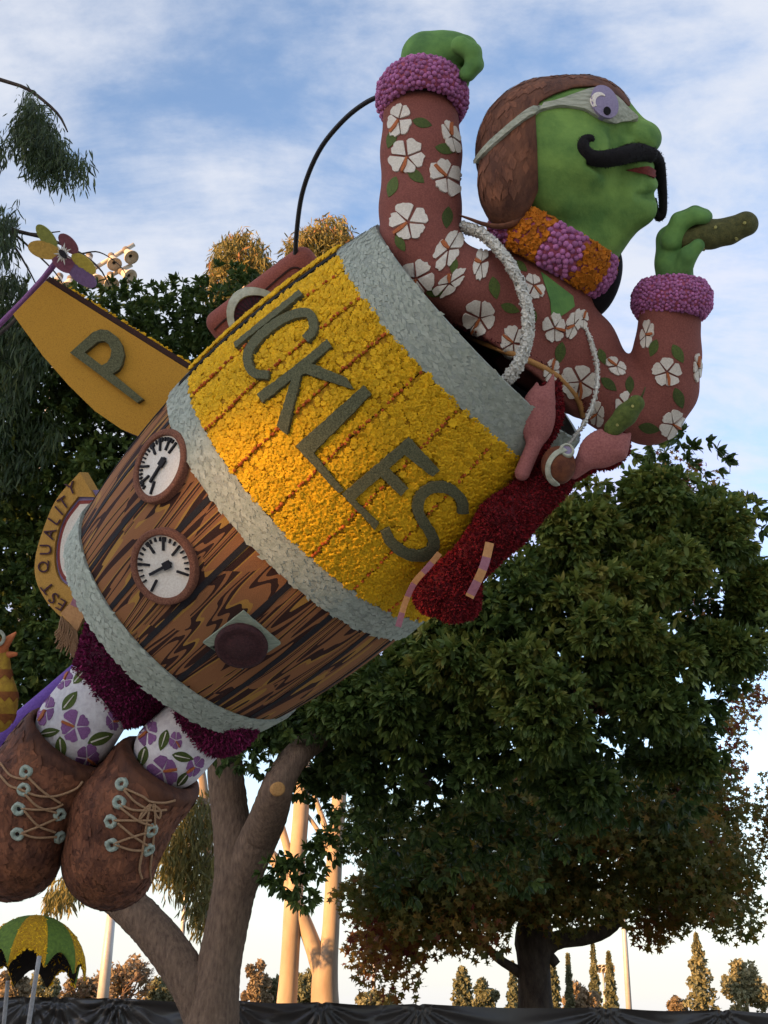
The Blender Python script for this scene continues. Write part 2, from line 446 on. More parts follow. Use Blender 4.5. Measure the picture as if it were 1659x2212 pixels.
def rosette(k=7, rings=((.0, .25), (.38, .18), (.85, .62), (1.0, .15)), wav=.16):
    v = [(0, 0, rings[0][1])]; f = []
    n = 2 * k
    for q, (r, z) in enumerate(rings[1:]):
        for j in range(n):
            a = 2 * math.pi * j / n; s = 1 + (wav if j % 2 else -wav) * (q > 0); v.append((r * s * math.cos(a), r * s * math.sin(a), z * (1 + (.15 if j % 2 else -.15))))
    for j in range(n):
        f.append((0, 1 + j, 1 + (j + 1) % n))
        for q in range(len(rings) - 2):
            o_ = 1 + q * n; a, b = o_ + j, o_ + (j + 1) % n; c, d = b + n, a + n; f += [(a, d, c), (a, c, b)]
    return np.array(v), np.array(f)
def bud(seg=6):
    v = [(0, 0, 1.0)]; f = []
    for r, z in ((.62, .82), (1.0, .3), (.8, -.35)):
        for j in range(seg): a = 2 * math.pi * j / seg; v.append((r * math.cos(a), r * math.sin(a), z))
    for j in range(seg):
        f.append((0, 1 + j, 1 + (j + 1) % seg))
        for q in range(2):
            a, b = 1 + q * seg + j, 1 + q * seg + (j + 1) % seg; f += [(a, a + seg, b + seg), (a, b + seg, b)]
    return np.array(v), np.array(f)
LEAFT = (np.array([(0, 0, 0), (.5, .30, .06), (.5, 0, 0), (.5, -.30, .06), (1, 0, -.06)]) , np.array([(0, 2, 1), (0, 3, 2), (1, 2, 4), (2, 3, 4)]))
# ================================================================== ground
m_asph = mat('pale_pavement', (.42, .39, .35), (.34, .315, .285), scale=3, bump=.3, bscale=60, rough=.9)  # unseen ground, made paler to bounce more light onto the float
m_grass = mat('dry_grass', (.10, .10, .035), (.16, .12, .06), scale=.15, bump=.3, rough=.95)
def sheet(name, x0, y0, x1, y1, z, m, n=2):
    gx, gy = np.meshgrid(np.linspace(x0, x1, n), np.linspace(y0, y1, n)); v = np.stack([gx.ravel(), gy.ravel(), np.full(n * n, z)], 1)
    f = np.array([(j * n + i, j * n + i + 1, (j + 1) * n + i + 1, (j + 1) * n + i) for j in range(n - 1) for i in range(n - 1)])
    return tag(obj(name, v, f, m, smooth=False), kind='structure')
sheet('ground', -3000, -3000, 3000, 3000, 0, m_grass); sheet('pavement', -120, -110, 60, 25.5, .004, m_asph)
# ================================================================== unseen wall behind the camera, added to keep the sun off the float
m_shwall = mat('shade_wall_concrete', (.45, .41, .36), (.38, .34, .30), scale=.3, rough=.8); m_shwallr = mat('shade_wall_rim', (.36, .34, .31), scale=.5, rough=.7); m_shpanel = mat('shade_wall_dark', (.12, .12, .13), scale=2)
T2 = np.array([-SUN_AZ_VEC[0], -SUN_AZ_VEC[1], 0]); Q2 = np.array([T2[1], -T2[0], 0])
bc = Q2 * (-5.5) - T2 * 140; shwall = thing('shade_wall', 'unseen concrete wall added far behind the viewer to shade the float', 'shade blocker', bc)
SX = RN @ np.array([0, 0, 0.]) + W(905, 1225, 11.0)                     # target of the hole added to throw a sun patch on the barrel
lam = 140 + (SX - 0) @ T2; qh = SX @ Q2 + 5.5; zh = SX[2] + lam * math.tan(SUN_EL); hw, hh = .42, .36
for q0, q1, z0, z1 in ((-21.3, qh - hw, 0, 42), (qh + hw, 20.8, 0, 42), (qh - hw, qh + hw, 0, zh - hh), (qh - hw, qh + hw, zh + hh, 42)):
    v, f = box_vf(bc - T2 * .4 + Q2 * (q0 + q1) / 2 + np.array([0, 0, (z0 + z1) / 2]), Q2 * (q1 - q0) / 2, T2 * .4, np.array([0, 0, (z1 - z0) / 2])); obj('wall', v, f, m_shwall, shwall, smooth=False)
v, f = box_vf(bc - T2 * .4 + np.array([0, 0, 43.01]), Q2 * 21.5, T2 * 1.0, np.array([0, 0, 1.0])); obj('rim', v, f, m_shwallr, shwall, smooth=False)
for k in range(-18, 19, 6):
    v, f = box_vf(bc + Q2 * k + T2 * .05 + np.array([0, 0, 3.0]), Q2 * 2, T2 * .08, np.array([0, 0, 3.0])); obj('shade_wall_panel', v, f, m_shpanel, shwall, smooth=False)

# ================================================================== trees
m_bark = mat('grey_bark', (.29, .19, .122), (.13, .083, .056), scale=20, rough=.95, bump=1.0, bscale=42, bdist=.07, stretch=(1, 1, .26), detail=10, ramp=(.32, .68))
m_darkbark = mat('dark_bark', (.085, .065, .052), (.035, .026, .022), scale=6, rough=.95, bump=.9, bscale=16, bdist=.05, stretch=(1, 1, .4))
m_eucbark = mat('smooth_pale_bark', (.43, .34, .25), (.30, .225, .165), scale=1.6, rough=.8, bump=.25, bscale=5, stretch=(1, 1, .4), detail=5)
m_cutwood = mat('sawn_wood', (.50, .27, .09), (.38, .19, .06), scale=30)
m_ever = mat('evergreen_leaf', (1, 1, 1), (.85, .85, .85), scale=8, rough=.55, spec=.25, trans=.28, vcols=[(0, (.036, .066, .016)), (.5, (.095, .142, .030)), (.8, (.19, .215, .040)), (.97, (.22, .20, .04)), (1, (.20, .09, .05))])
m_amber = mat('liquidambar_leaf', (1, 1, 1), (.85, .85, .85), scale=8, rough=.55, trans=.48, vcols=[(0, (.065, .085, .018)), (.42, (.135, .13, .026)), (.68, (.26, .155, .030)), (.85, (.26, .10, .03)), (1, (.16, .030, .028))])
m_euc = mat('eucalyptus_leaf', (1, 1, 1), (.85, .85, .85), scale=8, rough=.5, trans=.3, vcols=[(0, (.030, .052, .020)), (.6, (.068, .098, .030)), (1, (.12, .13, .035))])
m_gold = mat('sungold_eucalyptus_leaf', (1, 1, 1), (.85, .85, .85), scale=8, rough=.55, trans=.3, vcols=[(0, (.11, .12, .045)), (.6, (.21, .18, .05)), (.93, (.30, .21, .06)), (1, (.42, .17, .07))])  # gold of the low sun is put into this leaf colour
m_far = mat('far_leaf_hazed', (1, 1, 1), (.8, .8, .8), scale=.6, rough=.7, trans=.25, orand=0, vcols=[(0, (.15, .16, .085)), (.5, (.21, .21, .11)), (1, (.29, .26, .14))])  # raised leaf colour stands in for the pale haze of distance
m_farrust = mat('far_rust_leaf', (1, 1, 1), (.8, .8, .8), scale=.6, rough=.7, trans=.25, vcols=[(0, (.20, .165, .10)), (.5, (.27, .205, .12)), (1, (.33, .24, .15))])
m_twig = mat('far_twig', (.20, .13, .09), scale=3)
LANCE = (np.array([(0, 0, 0), (.30, .13, .03), (.32, 0, -.01), (.30, -.13, .03), (.70, .105, .01), (.70, 0, -.03), (.70, -.105, .01), (1, 0, -.10)]), np.array([(0, 2, 1), (0, 3, 2), (1, 2, 5), (1, 5, 4), (2, 3, 6), (2, 6, 5), (4, 5, 7), (5, 6, 7)]))
NARROW = (np.array([(0, 0, 0), (.35, .065, .01), (.35, -.065, .01), (.75, .05, -.03), (.75, -.05, -.03), (1, 0, -.10)]), np.array([(0, 2, 1), (1, 2, 4), (1, 4, 3), (3, 4, 5)]))
st_v = [(0, 0, 0)]
for i in range(10): a = 2 * math.pi * i / 10; r_ = (1.0 if i % 2 == 0 else .40); st_v.append((r_ * math.cos(a), r_ * math.sin(a), -.12 if i % 2 == 0 else .03))
STAR = (np.array(st_v), np.array([(0, 1 + i, 1 + (i + 1) % 10) for i in range(10)]))
LEAF2 = (np.array([(0, 0, 0), (.5, .32, .08), (1, 0, 0), (.5, -.32, .08)]), np.array([(0, 2, 1), (0, 3, 2)]))
def orient(d, rng, n=None):
    d = d / (np.linalg.norm(d, axis=1, keepdims=True) + 1e-9); n = (np.array([0, 0, 1.]) + .7 * rng.normal(size=d.shape)) if n is None else n
    y = np.cross(n, d); y /= np.linalg.norm(y, axis=1, keepdims=True) + 1e-9
    return np.stack([d, y, np.cross(d, y)], 2)
def poly_points(poly, n, rng):
    p = np.asarray(poly, float); lo, hi = p.min(0), p.max(0); out = []
    while len(out) < n:
        q = lo + (hi - lo) * rng.random((4 * n, 2)); out += list(q[inside([p], q[:, 0], q[:, 1])])
    return np.array(out[:n])
def even_points(poly, n, rng):
    c = poly_points(poly, n * 6, rng); ar = (np.ptp(c[:, 0]) * np.ptp(c[:, 1])); r = math.sqrt(ar / n) * .62
    k = thin(np.c_[c, np.zeros(len(c))], r); return c[k][:n]
def limb(name, pts, Y, parent, m, n=24, seg=14, wob=.07, seed=1, dY=None):
    """rows px, py, radius px"""
    q = smooth_path(np.asarray(pts, float), n); yy = Y if dY is None else np.interp(np.linspace(0, 1, n), np.linspace(0, 1, len(dY)), dY)
    c = WY(q[:, 0], q[:, 1], np.broadcast_to(yy, (n,))[:, None]); s = PX(c)[:, 2] / FPX
    v, f = tube_vf(c, q[:, 2] * s, seg, wob=wob, rng=np.random.default_rng(seed)); return obj(name, v, f, m, parent)
# ---- the evergreen whose trunk forks at the lower left
ev = thing('evergreen_tree', 'big dark evergreen tree with forked grey trunk in front of the fence', 'tree', WY(480, 2330, 22.0) * (1, 1, 0))
limb('trunk', [(448, 2420, 78), (452, 2300, 70), (458, 2200, 59), (472, 2090, 48), (497, 1965, 46), (511, 1880, 48), (500, 1780, 41), (488, 1680, 39), (478, 1560, 34)], 22, ev, m_bark, 110, 34, wob=.05)
limb('limb', [(458, 2235, 50), (428, 2155, 47), (390, 2088, 45), (334, 2014, 43), (276, 1955, 41), (200, 1890, 36), (90, 1760, 26)], 22, ev, m_bark, 80, 30, wob=.05, seed=2, dY=(22, 22.1, 22.3, 22.6))
lm = limb('limb', [(508, 1930, 40), (548, 1835, 42), (582, 1758, 40), (604, 1690, 34), (642, 1630, 29), (695, 1592, 27), (780, 1552, 24), (900, 1480, 20), (1050, 1400, 15)], 22, ev, m_bark, 100, 28, wob=.05, seed=3, dY=(22, 21.6, 20.7, 20.9, 21.8, 22.4, 22.6))
cc = WY(603, 1703, 20.27); nn_ = CO - cc; nn_ /= np.linalg.norm(nn_); v, f = lathe_vf(cc, nn_ + np.array([.2, 0, .1]), [(-.3, .125), (-.06, .12), (-.045, .10), (-.05, .05), (-.045, .001)], 20); obj('sawn_stub', v, f, m_cutwood, ev)
for i, p in enumerate(([(780, 1540, 16), (850, 1600, 12), (930, 1700, 8)], [(900, 1480, 16), (1000, 1540, 12), (1120, 1560, 8)], [(1050, 1400, 16), (1180, 1320, 11), (1320, 1240, 7)], [(1050, 1400, 13), (1250, 1430, 10), (1450, 1380, 6)], [(484, 1640, 26), (560, 1560, 20), (680, 1480, 14)])):
    limb('branch', p, 21 + .2 * i % 1, ev, m_darkbark, 12, 8, seed=10 + i)
rng = np.random.default_rng(101)
dense = [(600, 1500), (880, 1350), (1030, 1190), (1180, 1080), (1330, 1005), (1420, 990), (1530, 1010), (1575, 1070), (1640, 1140), (1665, 1250), (1640, 1420), (1580, 1490), (1520, 1560), (1525, 1640), (1460, 1700), (1380, 1750), (1250, 1770), (1120, 1680), (1010, 1570), (850, 1510), (700, 1560), (570, 1590)]
sparse = [(490, 1560), (620, 1500), (1000, 1560), (1120, 1720), (1250, 1790), (1150, 1880), (1010, 1880), (880, 1930), (800, 1850), (740, 1690), (620, 1640), (510, 1650)]
LP, LD, LV, LS = [], [], [], []
def clump(px, py, Y, R, nc, nl, tone, size, droop=.45, shell_=.75, out=None):
    c = WY(px, py, Y); d = rng.normal(size=(nc, 3)); d /= np.linalg.norm(d, axis=1, keepdims=True)
    tip = c + d * R * (shell_ + (1 - shell_) * rng.random((nc, 1)))**1 * np.array([1, .9, .8])
    g = rng.normal(size=(nc, nl, 3)); g /= np.linalg.norm(g, axis=2, keepdims=True); dd = g + .85 * d[:, None, :] + np.array([0, 0, -droop]); 
    LP.append(np.repeat(tip, nl, 0)); LD.append(dd.reshape(-1, 3)); cv = tone + .16 * rng.normal(size=(nc, 1)) + .10 * rng.normal(size=(nc, nl)); LV.append(np.clip(cv, 0, .97).ravel()); LS.append(size * rng.uniform(.7, 1.2, nc * nl))
LOBES = [(1400, 1085, 105, 20.6), (1250, 1165, 120, 20.0), (1548, 1150, 84, 21.0), (1632, 1285, 58, 21.6), (1440, 1240, 110, 20.2), (1300, 1345, 130, 19.4), (1120, 1310, 125, 19.8), (1578, 1400, 80, 20.8), (1000, 1440, 120, 20.0), (1180, 1500, 140, 19.3), (1410, 1500, 125, 19.8), (880, 1490, 100, 20.4), (1060, 1640, 110, 20.4), (1280, 1650, 115, 20.2), (1470, 1640, 70, 21.0),
         (760, 1510, 90, 20.8), (800, 1640, 85, 21.6), (930, 1600, 95, 20.8), (640, 1540, 75, 22.6), (545, 1545, 62, 22.6), (1000, 1330, 90, 21.0), (920, 1400, 80, 21.2), (710, 1680, 60, 23.2)]
for lx, ly, lr, lY in LOBES:
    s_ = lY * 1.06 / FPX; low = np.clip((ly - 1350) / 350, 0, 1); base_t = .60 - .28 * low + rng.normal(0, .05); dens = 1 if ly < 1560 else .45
    for _ in range(int(11 * dens)):
        a_ = rng.uniform(0, 6.283); q_ = rng.random()**.6; dx, dy = lr * q_ * math.cos(a_) * .8, lr * q_ * math.sin(a_) * .8
        clump(lx + dx, ly + dy, lY - lr * s_ * .8 * math.sqrt(max(0, 1 - q_ * q_)) + rng.uniform(-.2, .2), lr * s_ * rng.uniform(.36, .52), 40, 10, base_t - .16 * dy / lr + rng.normal(0, .05), .215)  # lobe tops lighter: light from above put into the leaf tone
    for _ in range(7):
        a_ = rng.uniform(0, 6.283); clump(lx + lr * 1.08 * math.cos(a_), ly + lr * 1.08 * math.sin(a_), lY + rng.uniform(-.3, .6), .20, 6, 8, base_t - .05, .20)
    for _ in range(int(3 * dens)): clump(lx + rng.normal(0, lr * .4), ly + rng.normal(0, lr * .4), lY + 1.2 + rng.uniform(0, 1), lr * s_ * .62, 44, 10, .12, .24)  # back clumps: shade inside the crown put into a dark leaf tone
for x, y in even_points(dense, 18, rng): clump(x, y, 23.4 + rng.uniform(-.4, .8), 1.05, 50, 10, .12, .25)  # back layer, its shade likewise put into dark leaf tones
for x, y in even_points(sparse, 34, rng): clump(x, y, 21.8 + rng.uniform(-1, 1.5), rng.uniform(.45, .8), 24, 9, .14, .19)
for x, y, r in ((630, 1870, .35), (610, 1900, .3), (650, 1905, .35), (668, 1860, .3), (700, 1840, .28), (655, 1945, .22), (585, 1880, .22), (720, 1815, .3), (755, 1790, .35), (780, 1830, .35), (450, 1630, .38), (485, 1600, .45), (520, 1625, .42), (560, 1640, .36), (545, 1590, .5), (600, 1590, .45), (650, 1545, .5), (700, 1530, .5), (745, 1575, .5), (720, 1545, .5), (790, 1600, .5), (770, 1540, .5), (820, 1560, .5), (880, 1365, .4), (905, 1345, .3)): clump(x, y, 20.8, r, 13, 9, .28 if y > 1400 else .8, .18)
dc = clump(1290, 1500, 20.0, .35, 26, 8, .99, .20); LV[-1][:] = 1.0
p, d, vv, ss = map(np.concatenate, (LP, LD, LV, LS))
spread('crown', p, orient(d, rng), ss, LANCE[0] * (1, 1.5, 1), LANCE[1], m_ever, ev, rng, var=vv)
# ---- liquidambar behind the fence
la = thing('liquidambar_tree', 'liquidambar tree with rusty star leaves and dark trunk behind the fence', 'tree', WY(1155, 2290, 33.0) * (1, 1, 0))
limb('trunk', [(1160, 2300, 42), (1157, 2180, 38), (1154, 2090, 35), (1152, 2030, 40), (1160, 1960, 30), (1172, 1860, 24), (1185, 1740, 18), (1200, 1500, 12)], 33, la, m_darkbark, 26, 14, seed=5)
for i, pp_ in enumerate(([(1165, 2052, 24), (1205, 2030, 20), (1255, 2024, 19), (1300, 2012, 17), (1328, 1982, 20), (1335, 1940, 14), (1340, 1880, 9)], [(1140, 2112, 14), (1110, 2092, 11), (1075, 2070, 9), (1050, 2045, 8), (1010, 2020, 5)], [(1165, 2062, 13), (1188, 2068, 12), (1203, 2084, 10)], [(1150, 1990, 20), (1110, 1920, 15), (1040, 1860, 9)], [(1172, 1900, 16), (1250, 1830, 12), (1400, 1800, 7)])):
    limb('branch', pp_, 33, la, m_darkbark, 16, 10, seed=30 + i)
lp1 = [(790, 1890), (900, 1830), (1000, 1740), (1200, 1650), (1450, 1650), (1540, 1670), (1590, 1850), (1620, 1985), (1560, 1990), (1480, 1985), (1420, 2035), (1390, 1990), (1290, 1970), (1180, 1985), (1060, 1995), (1030, 2050), (960, 2010), (915, 2055), (850, 2110), (815, 2110), (800, 2030), (775, 1950)]
lp2 = [(1390, 985), (1480, 960), (1600, 1150), (1659, 1320), (1640, 1480), (1612, 1590), (1560, 1760), (1480, 1740), (1560, 1500), (1590, 1300), (1500, 1100)]
P_, D_, V_, S_ = [], [], [], []
def starclump(px, py, Y, R, n, tone, size=.12):
    c = WY(px, py, Y); q = rng.normal(size=(n, 3)); q /= np.linalg.norm(q, axis=1, keepdims=True); q *= R * rng.random((n, 1))**.4
    P_.append(c + q * (1, 1, .75)); V_.append(np.clip(tone + .16 * rng.normal(size=n), 0, 1)); S_.append(size * rng.uniform(.7, 1.25, n))
for x, y in even_points(lp1, 150, rng):
    edge = np.clip((y - 1880) / 220, 0, 1) * .22 + (.16 if x < 930 and y > 1900 else 0); starclump(x, y, 32.0 + rng.uniform(-2.6, 2), rng.uniform(.7, 1.05), 190, .36 + edge + rng.normal(0, .12))
for x, y in even_points([(750, 1740), (900, 1740), (960, 1900), (850, 2000), (785, 1950)], 26, rng): starclump(x, y, 31 + rng.uniform(-1, 1), rng.uniform(.5, .8), 120, .22, .11)
for x, y in even_points(lp2, 44, rng): starclump(x, y, 33 + rng.uniform(-1, 1), rng.uniform(.35, .7), 55, .72 + rng.normal(0, .15), .10)
for x, y in ((1600, 1545), (1585, 1580), (1625, 1500), (1610, 1450), (1480, 1305), (1500, 1330), (1520, 1310)): starclump(x, y, 33, .45, 60, .88, .10)
p, vv, ss = map(np.concatenate, (P_, V_, S_))
spread('crown', p, frames(np.array([0, -.75, .45]) + 0 * p, rng, .7), ss, STAR[0], STAR[1], m_amber, la, rng, var=vv)
ra = thing('liquidambar_tree', 'sparse liquidambar branch reaching in at the right edge', 'tree', WY(1790, 2290, 34.0) * (1, 1, 0))
limb('trunk', [(1800, 2300, 34), (1795, 2100, 30), (1785, 1900, 26), (1780, 1700, 22), (1770, 1500, 16)], 34, ra, m_darkbark, 16, 12, seed=7); limb('branch', [(1785, 1900, 10), (1720, 1820, 7), (1650, 1770, 4)], 34, ra, m_darkbark, 10, 8, seed=8)
P_, V_, S_ = [], [], []
for x, y in even_points([(1618, 1720), (1660, 1690), (1800, 1600), (1800, 1950), (1670, 1860), (1640, 1830)], 26, rng): starclump(x, y, 34, .6, 80, .6, .105)
p, vv, ss = map(np.concatenate, (P_, V_, S_)); spread('crown', p, frames(np.array([0, -.75, .45]) + 0 * p, rng, .7), ss, STAR[0], STAR[1], m_amber, ra, rng, var=vv)
# ---- dark trees at the left
def weep(poly, Y, n, size, tone, strand=.9, nl=12, spread_=.28):
    pts = poly_points(poly, n, rng); c = WY(pts[:, 0], pts[:, 1], (Y + rng.uniform(-1, 1, n))[:, None] if np.isscalar(Y) else Y[:, None])
    t = rng.random((n, nl, 1)); P = c[:, None, :] + t * np.array([0, 0, -strand]) * rng.uniform(.5, 1, (n, 1, 1)) + rng.normal(0, .09, (n, nl, 3)); D = np.array([0, 0, -1.]) + spread_ * rng.normal(size=(n, nl, 3)) + .25 * rng.normal(size=(n, 1, 3))
    return P.reshape(-1, 3), D.reshape(-1, 3), np.clip(tone + .2 * rng.normal(size=(n, 1)) + .1 * rng.normal(size=(n, nl)), 0, 1).ravel(), size * rng.uniform(.6, 1.2, n * nl)
lt = thing('evergreen_tree', 'dark glossy evergreen tree behind the plank lettered P', 'tree', WY(464, 2290, 26.0) * (1, 1, 0))
limb('trunk', [(462, 2420, 34), (478, 2200, 30), (500, 1950, 26), (492, 1700, 24), (380, 1400, 22), (320, 1200, 20), (330, 950, 14), (340, 800, 8)], 26.5, lt, m_darkbark, 24, 12, seed=9)
LP, LD, LV, LS = [], [], [], []
lpoly = [(150, 660), (230, 650), (330, 665), (440, 650), (560, 620), (680, 640), (640, 800), (460, 1000), (340, 1250), (220, 1480), (90, 1500), (-60, 1540), (-80, 1000), (-80, 690), (60, 655)]
for x, y in even_points(lpoly, 215, rng): clump(x, y, 25.8 + rng.uniform(-1.4, 2.4), rng.uniform(.8, 1.2), 46, 10, .22 + (.12 if y > 1000 else 0) + rng.normal(0, .10), .22)
p, d, vv, ss = map(np.concatenate, (LP, LD, LV, LS)); spread('crown', p, orient(d, rng), ss, LANCE[0] * (1, 1.5, 1), LANCE[1], m_ever, lt, rng, var=vv)
le = thing('weeping_eucalyptus', 'weeping eucalyptus with drooping narrow leaves along the left edge', 'tree', WY(-160, 2290, 24.0) * (1, 1, 0))
limb('trunk', [(-190, 2400, 44), (-170, 2100, 36), (-150, 1700, 34), (-120, 1200, 30), (-150, 800, 26), (-180, 400, 18), (-200, 100, 12)], 24, le, m_eucbark, 24, 12, seed=12)
for i, p in enumerate(([(-180, 130, 9), (-60, 150, 6), (0, 172, 4.5), (55, 190, 4), (95, 218, 3.5), (128, 250, 3), (146, 285, 1.5)], [(-150, 520, 9), (-40, 480, 6), (40, 500, 4.5), (110, 518, 3.5), (175, 548, 3), (215, 580, 2), (235, 615, 1.2)], [(20, 495, 3), (70, 540, 2.2), (120, 590, 1.6), (150, 640, 1)], [(-40, 480, 4), (20, 520, 3), (60, 580, 2), (90, 640, 1)], [(-120, 800, 9), (0, 720, 5), (60, 660, 3)], [(40, 500, 2.5), (80, 505, 2), (130, 500, 1.2)], [(175, 548, 2), (215, 545, 1.5), (260, 575, 1), (285, 620, .8)])):
    limb('branch', p, 22.5, le, m_darkbark, 16, 7, seed=40 + i)
W1 = [weep([(58, 190), (80, 205), (110, 245), (150, 310), (195, 335), (190, 350), (125, 350), (100, 340), (62, 340), (45, 290), (28, 270), (40, 240)], 22.5, 330, .30, .30), weep([(-40, 270), (10, 280), (14, 310), (-40, 320)], 22.5, 40, .30, .3),
      weep([(-40, 440), (30, 430), (45, 470), (25, 520), (-40, 540)], 22.5, 120, .30, .3), weep([(-60, 590), (30, 560), (80, 600), (130, 625), (110, 760), (60, 860), (-60, 900)], 24, 330, .32, .28), weep([(-60, 880), (80, 860), (150, 900), (60, 1000), (-60, 1040)], 24.6, 160, .3, .25),
      weep([(60, 190), (100, 230), (60, 260)], 22.5, 26, .26, .3)]
p, d, vv, ss = (np.concatenate([w[i] for w in W1]) for i in range(4)); spread('crown', p, orient(d, rng), ss, NARROW[0], NARROW[1], m_euc, le, rng, var=vv)
# ---- tall pale eucalyptus behind the fence, the last sun's gold put into its leaf colour
eu = thing('eucalyptus_tree', 'tall eucalyptus with two smooth pale trunks and golden tops', 'tree', WY(670, 2290, 36.0) * (1, 1, 0))
limb('trunk', [(612, 2290, 25), (618, 2190, 23), (626, 2080, 20), (634, 1950, 20), (642, 1850, 18), (652, 1720, 17), (655, 1500, 15), (620, 1150, 13), (560, 850, 9), (528, 620, 5)], 36, eu, m_eucbark, 34, 16, wob=.03, seed=50)
limb('trunk', [(705, 2290, 34), (703, 2190, 31), (702, 2110, 28), (712, 2040, 20), (718, 1950, 18), (724, 1830, 17), (735, 1680, 15), (740, 1450, 13), (715, 1000, 11), (690, 640, 6)], 36, eu, m_eucbark, 34, 16, wob=.03, seed=51)
for i, p in enumerate(([(712, 2200, 15), (698, 2120, 20), (682, 2060, 19), (660, 2000, 17), (640, 1950, 15), (610, 1880, 14), (570, 1830, 12), (520, 1770, 9)], [(638, 1900, 10), (625, 1850, 9), (606, 1780, 8), (585, 1720, 6)], [(722, 1860, 9), (706, 1800, 7), (690, 1750, 6), (668, 1690, 5)], [(716, 1860, 6), (690, 1800, 5), (660, 1755, 4)])):
    limb('branch', p, 36.0, eu, m_eucbark, 18, 12, wob=.03, seed=55 + i)
G1 = [weep([(447, 600), (450, 560), (470, 520), (500, 492), (525, 486), (555, 505), (580, 540), (592, 570), (588, 610), (520, 640), (470, 630)], 37, 430, .34, .55, .9, 14, .5), weep([(614, 530), (640, 495), (680, 468), (710, 456), (745, 465), (762, 495), (755, 540), (700, 565), (640, 575)], 37, 380, .34, .55, .9, 14, .5)]
p, d, vv, ss = (np.concatenate([w[i] for w in G1]) for i in range(4)); spread('crown', p, orient(d, rng), ss, NARROW[0] * (1, 1.3, 1), NARROW[1], m_gold, eu, rng, var=vv)
G2 = [weep([(400, 1690), (468, 1700), (470, 1850), (445, 1960), (425, 1980), (412, 1940), (385, 1880), (345, 1860), (340, 1830), (372, 1790)], 30, 330, .30, .45, .8, 12), weep([(118, 1885), (160, 1885), (178, 1905), (150, 1915), (108, 1940), (100, 1945)], 30, 50, .30, .6, .6, 10), weep([(880, 1850), (980, 1840), (960, 1900), (900, 1900)], 31, 60, .28, .4)]
he = thing('eucalyptus_tree', 'hanging eucalyptus sprays beside the forked trunk, below the boots', 'tree', WY(380, 2290, 30.0) * (1, 1, 0))
limb('trunk', [(445, 2290, 14), (448, 2150, 12), (452, 1900, 11), (440, 1700, 9), (420, 1600, 7)], 30.2, he, m_eucbark, 14, 10, seed=70); limb('branch', [(445, 1750, 5), (420, 1720, 4), (380, 1740, 3), (200, 1780, 3), (150, 1850, 2)], 30, he, m_darkbark, 12, 7, seed=71)
p, d, vv, ss = (np.concatenate([w[i] for w in G2]) for i in range(4)); spread('crown', p, orient(d, rng), ss, NARROW[0] * (1, 1.2, 1), NARROW[1], m_gold, he, rng, var=vv * .75)
# ---- far trees beyond the field
def far_tree(name, label, x, top, wid, shape, m, Y=110., n=4200, tone=.5, bot=2176, size=.46):
    b = WY(x, 2195, Y) * (1, 1, 0); s = PX(WY(x, 2150, Y))[2] / FPX; H = float(WY(x, top, Y)[2]); R = wid / 2 * s
    t_ = thing(name, label, 'tree', b, 'trees along the far side of the field')
    v, f = tube_vf(np.array([b, b + (0, 0, H * .5), b + (0.1, 0, H * .85)]), [H * .022 + .1, H * .016 + .06, .04], 8); obj('trunk', v, f, m_twig, t_)
    if shape == 'bare':
        parts = []; g = np.random.default_rng(int(x) + 1000)
        def grow(p, d, L_, r, k):
            e = p + d * L_; parts.append(tube_vf(np.array([p, (p + e) / 2 + g.normal(0, L_ * .06, 3), e]), [r, r * .8, r * .6], 4, False))
            if k: 
                for _ in range(3 if k > 1 else 4): q = d + g.normal(0, .5, 3); q[2] = abs(q[2]) * .8 + .15; grow(e, q / np.linalg.norm(q), L_ * g.uniform(.55, .8), r * .58, k - 1)
        for _ in range(4): q = g.normal(0, .35, 3) + (0, 0, 1); grow(b + (0, 0, H * .18), q / np.linalg.norm(q), H * .28, .14, 4)
        v, f = join_vf(parts); obj('branches', v, f, m_twig, t_, kind='stuff')
        n = int(n * .45)
    k = rng.random(n); a = rng.uniform(0, 6.283, n)
    if shape == 'cone': z = H * (.08 + .92 * k); r = R * (1 - k)**.8 * (.52 + .48 * np.sin(k * 33 + np.floor(a * 2.2) * 1.7 + 2 * np.sin(a))) * rng.random(n)**.35
    elif shape == 'column': z = H * (.1 + .9 * k); r = R * np.sin(math.pi * np.clip(k * .85 + .12, 0, 1))**.6 * (.6 + .4 * np.sin(k * 26 + np.floor(a * 2.3) * 2.1)) * rng.random(n)**.4
    else:
        nb = 26; bc_ = rng.normal(size=(nb, 3)); bc_ /= np.linalg.norm(bc_, axis=1, keepdims=True); bc_ = bc_ * rng.uniform(.45, 1.15, (nb, 1)) * (R * .72, R * .72, H * .30) + (0, 0, H * .58); j = rng.integers(0, nb, n); q = rng.normal(size=(n, 3)); q /= np.linalg.norm(q, axis=1, keepdims=True)
        pp = bc_[j] + q * R * .30 * rng.random((n, 1))**.4 * (1, 1, min(1.3, H / R * .45)); pp[:, 2] = np.clip(pp[:, 2], .3, H)
    if shape in ('cone', 'column'): pp = np.stack([r * np.cos(a), r * np.sin(a), z], 1)
    spread('crown', b + pp, frames(rng.normal(size=(n, 3)), rng, 0), size * rng.uniform(.5, 1.2, n), LEAF2[0] - (.5, 0, 0), LEAF2[1], m, t_, rng, var=np.clip(tone + .2 * rng.normal(size=n) + .15 * np.sin(pp[:, 2] * 1.3 + pp[:, 0]), 0, 1))
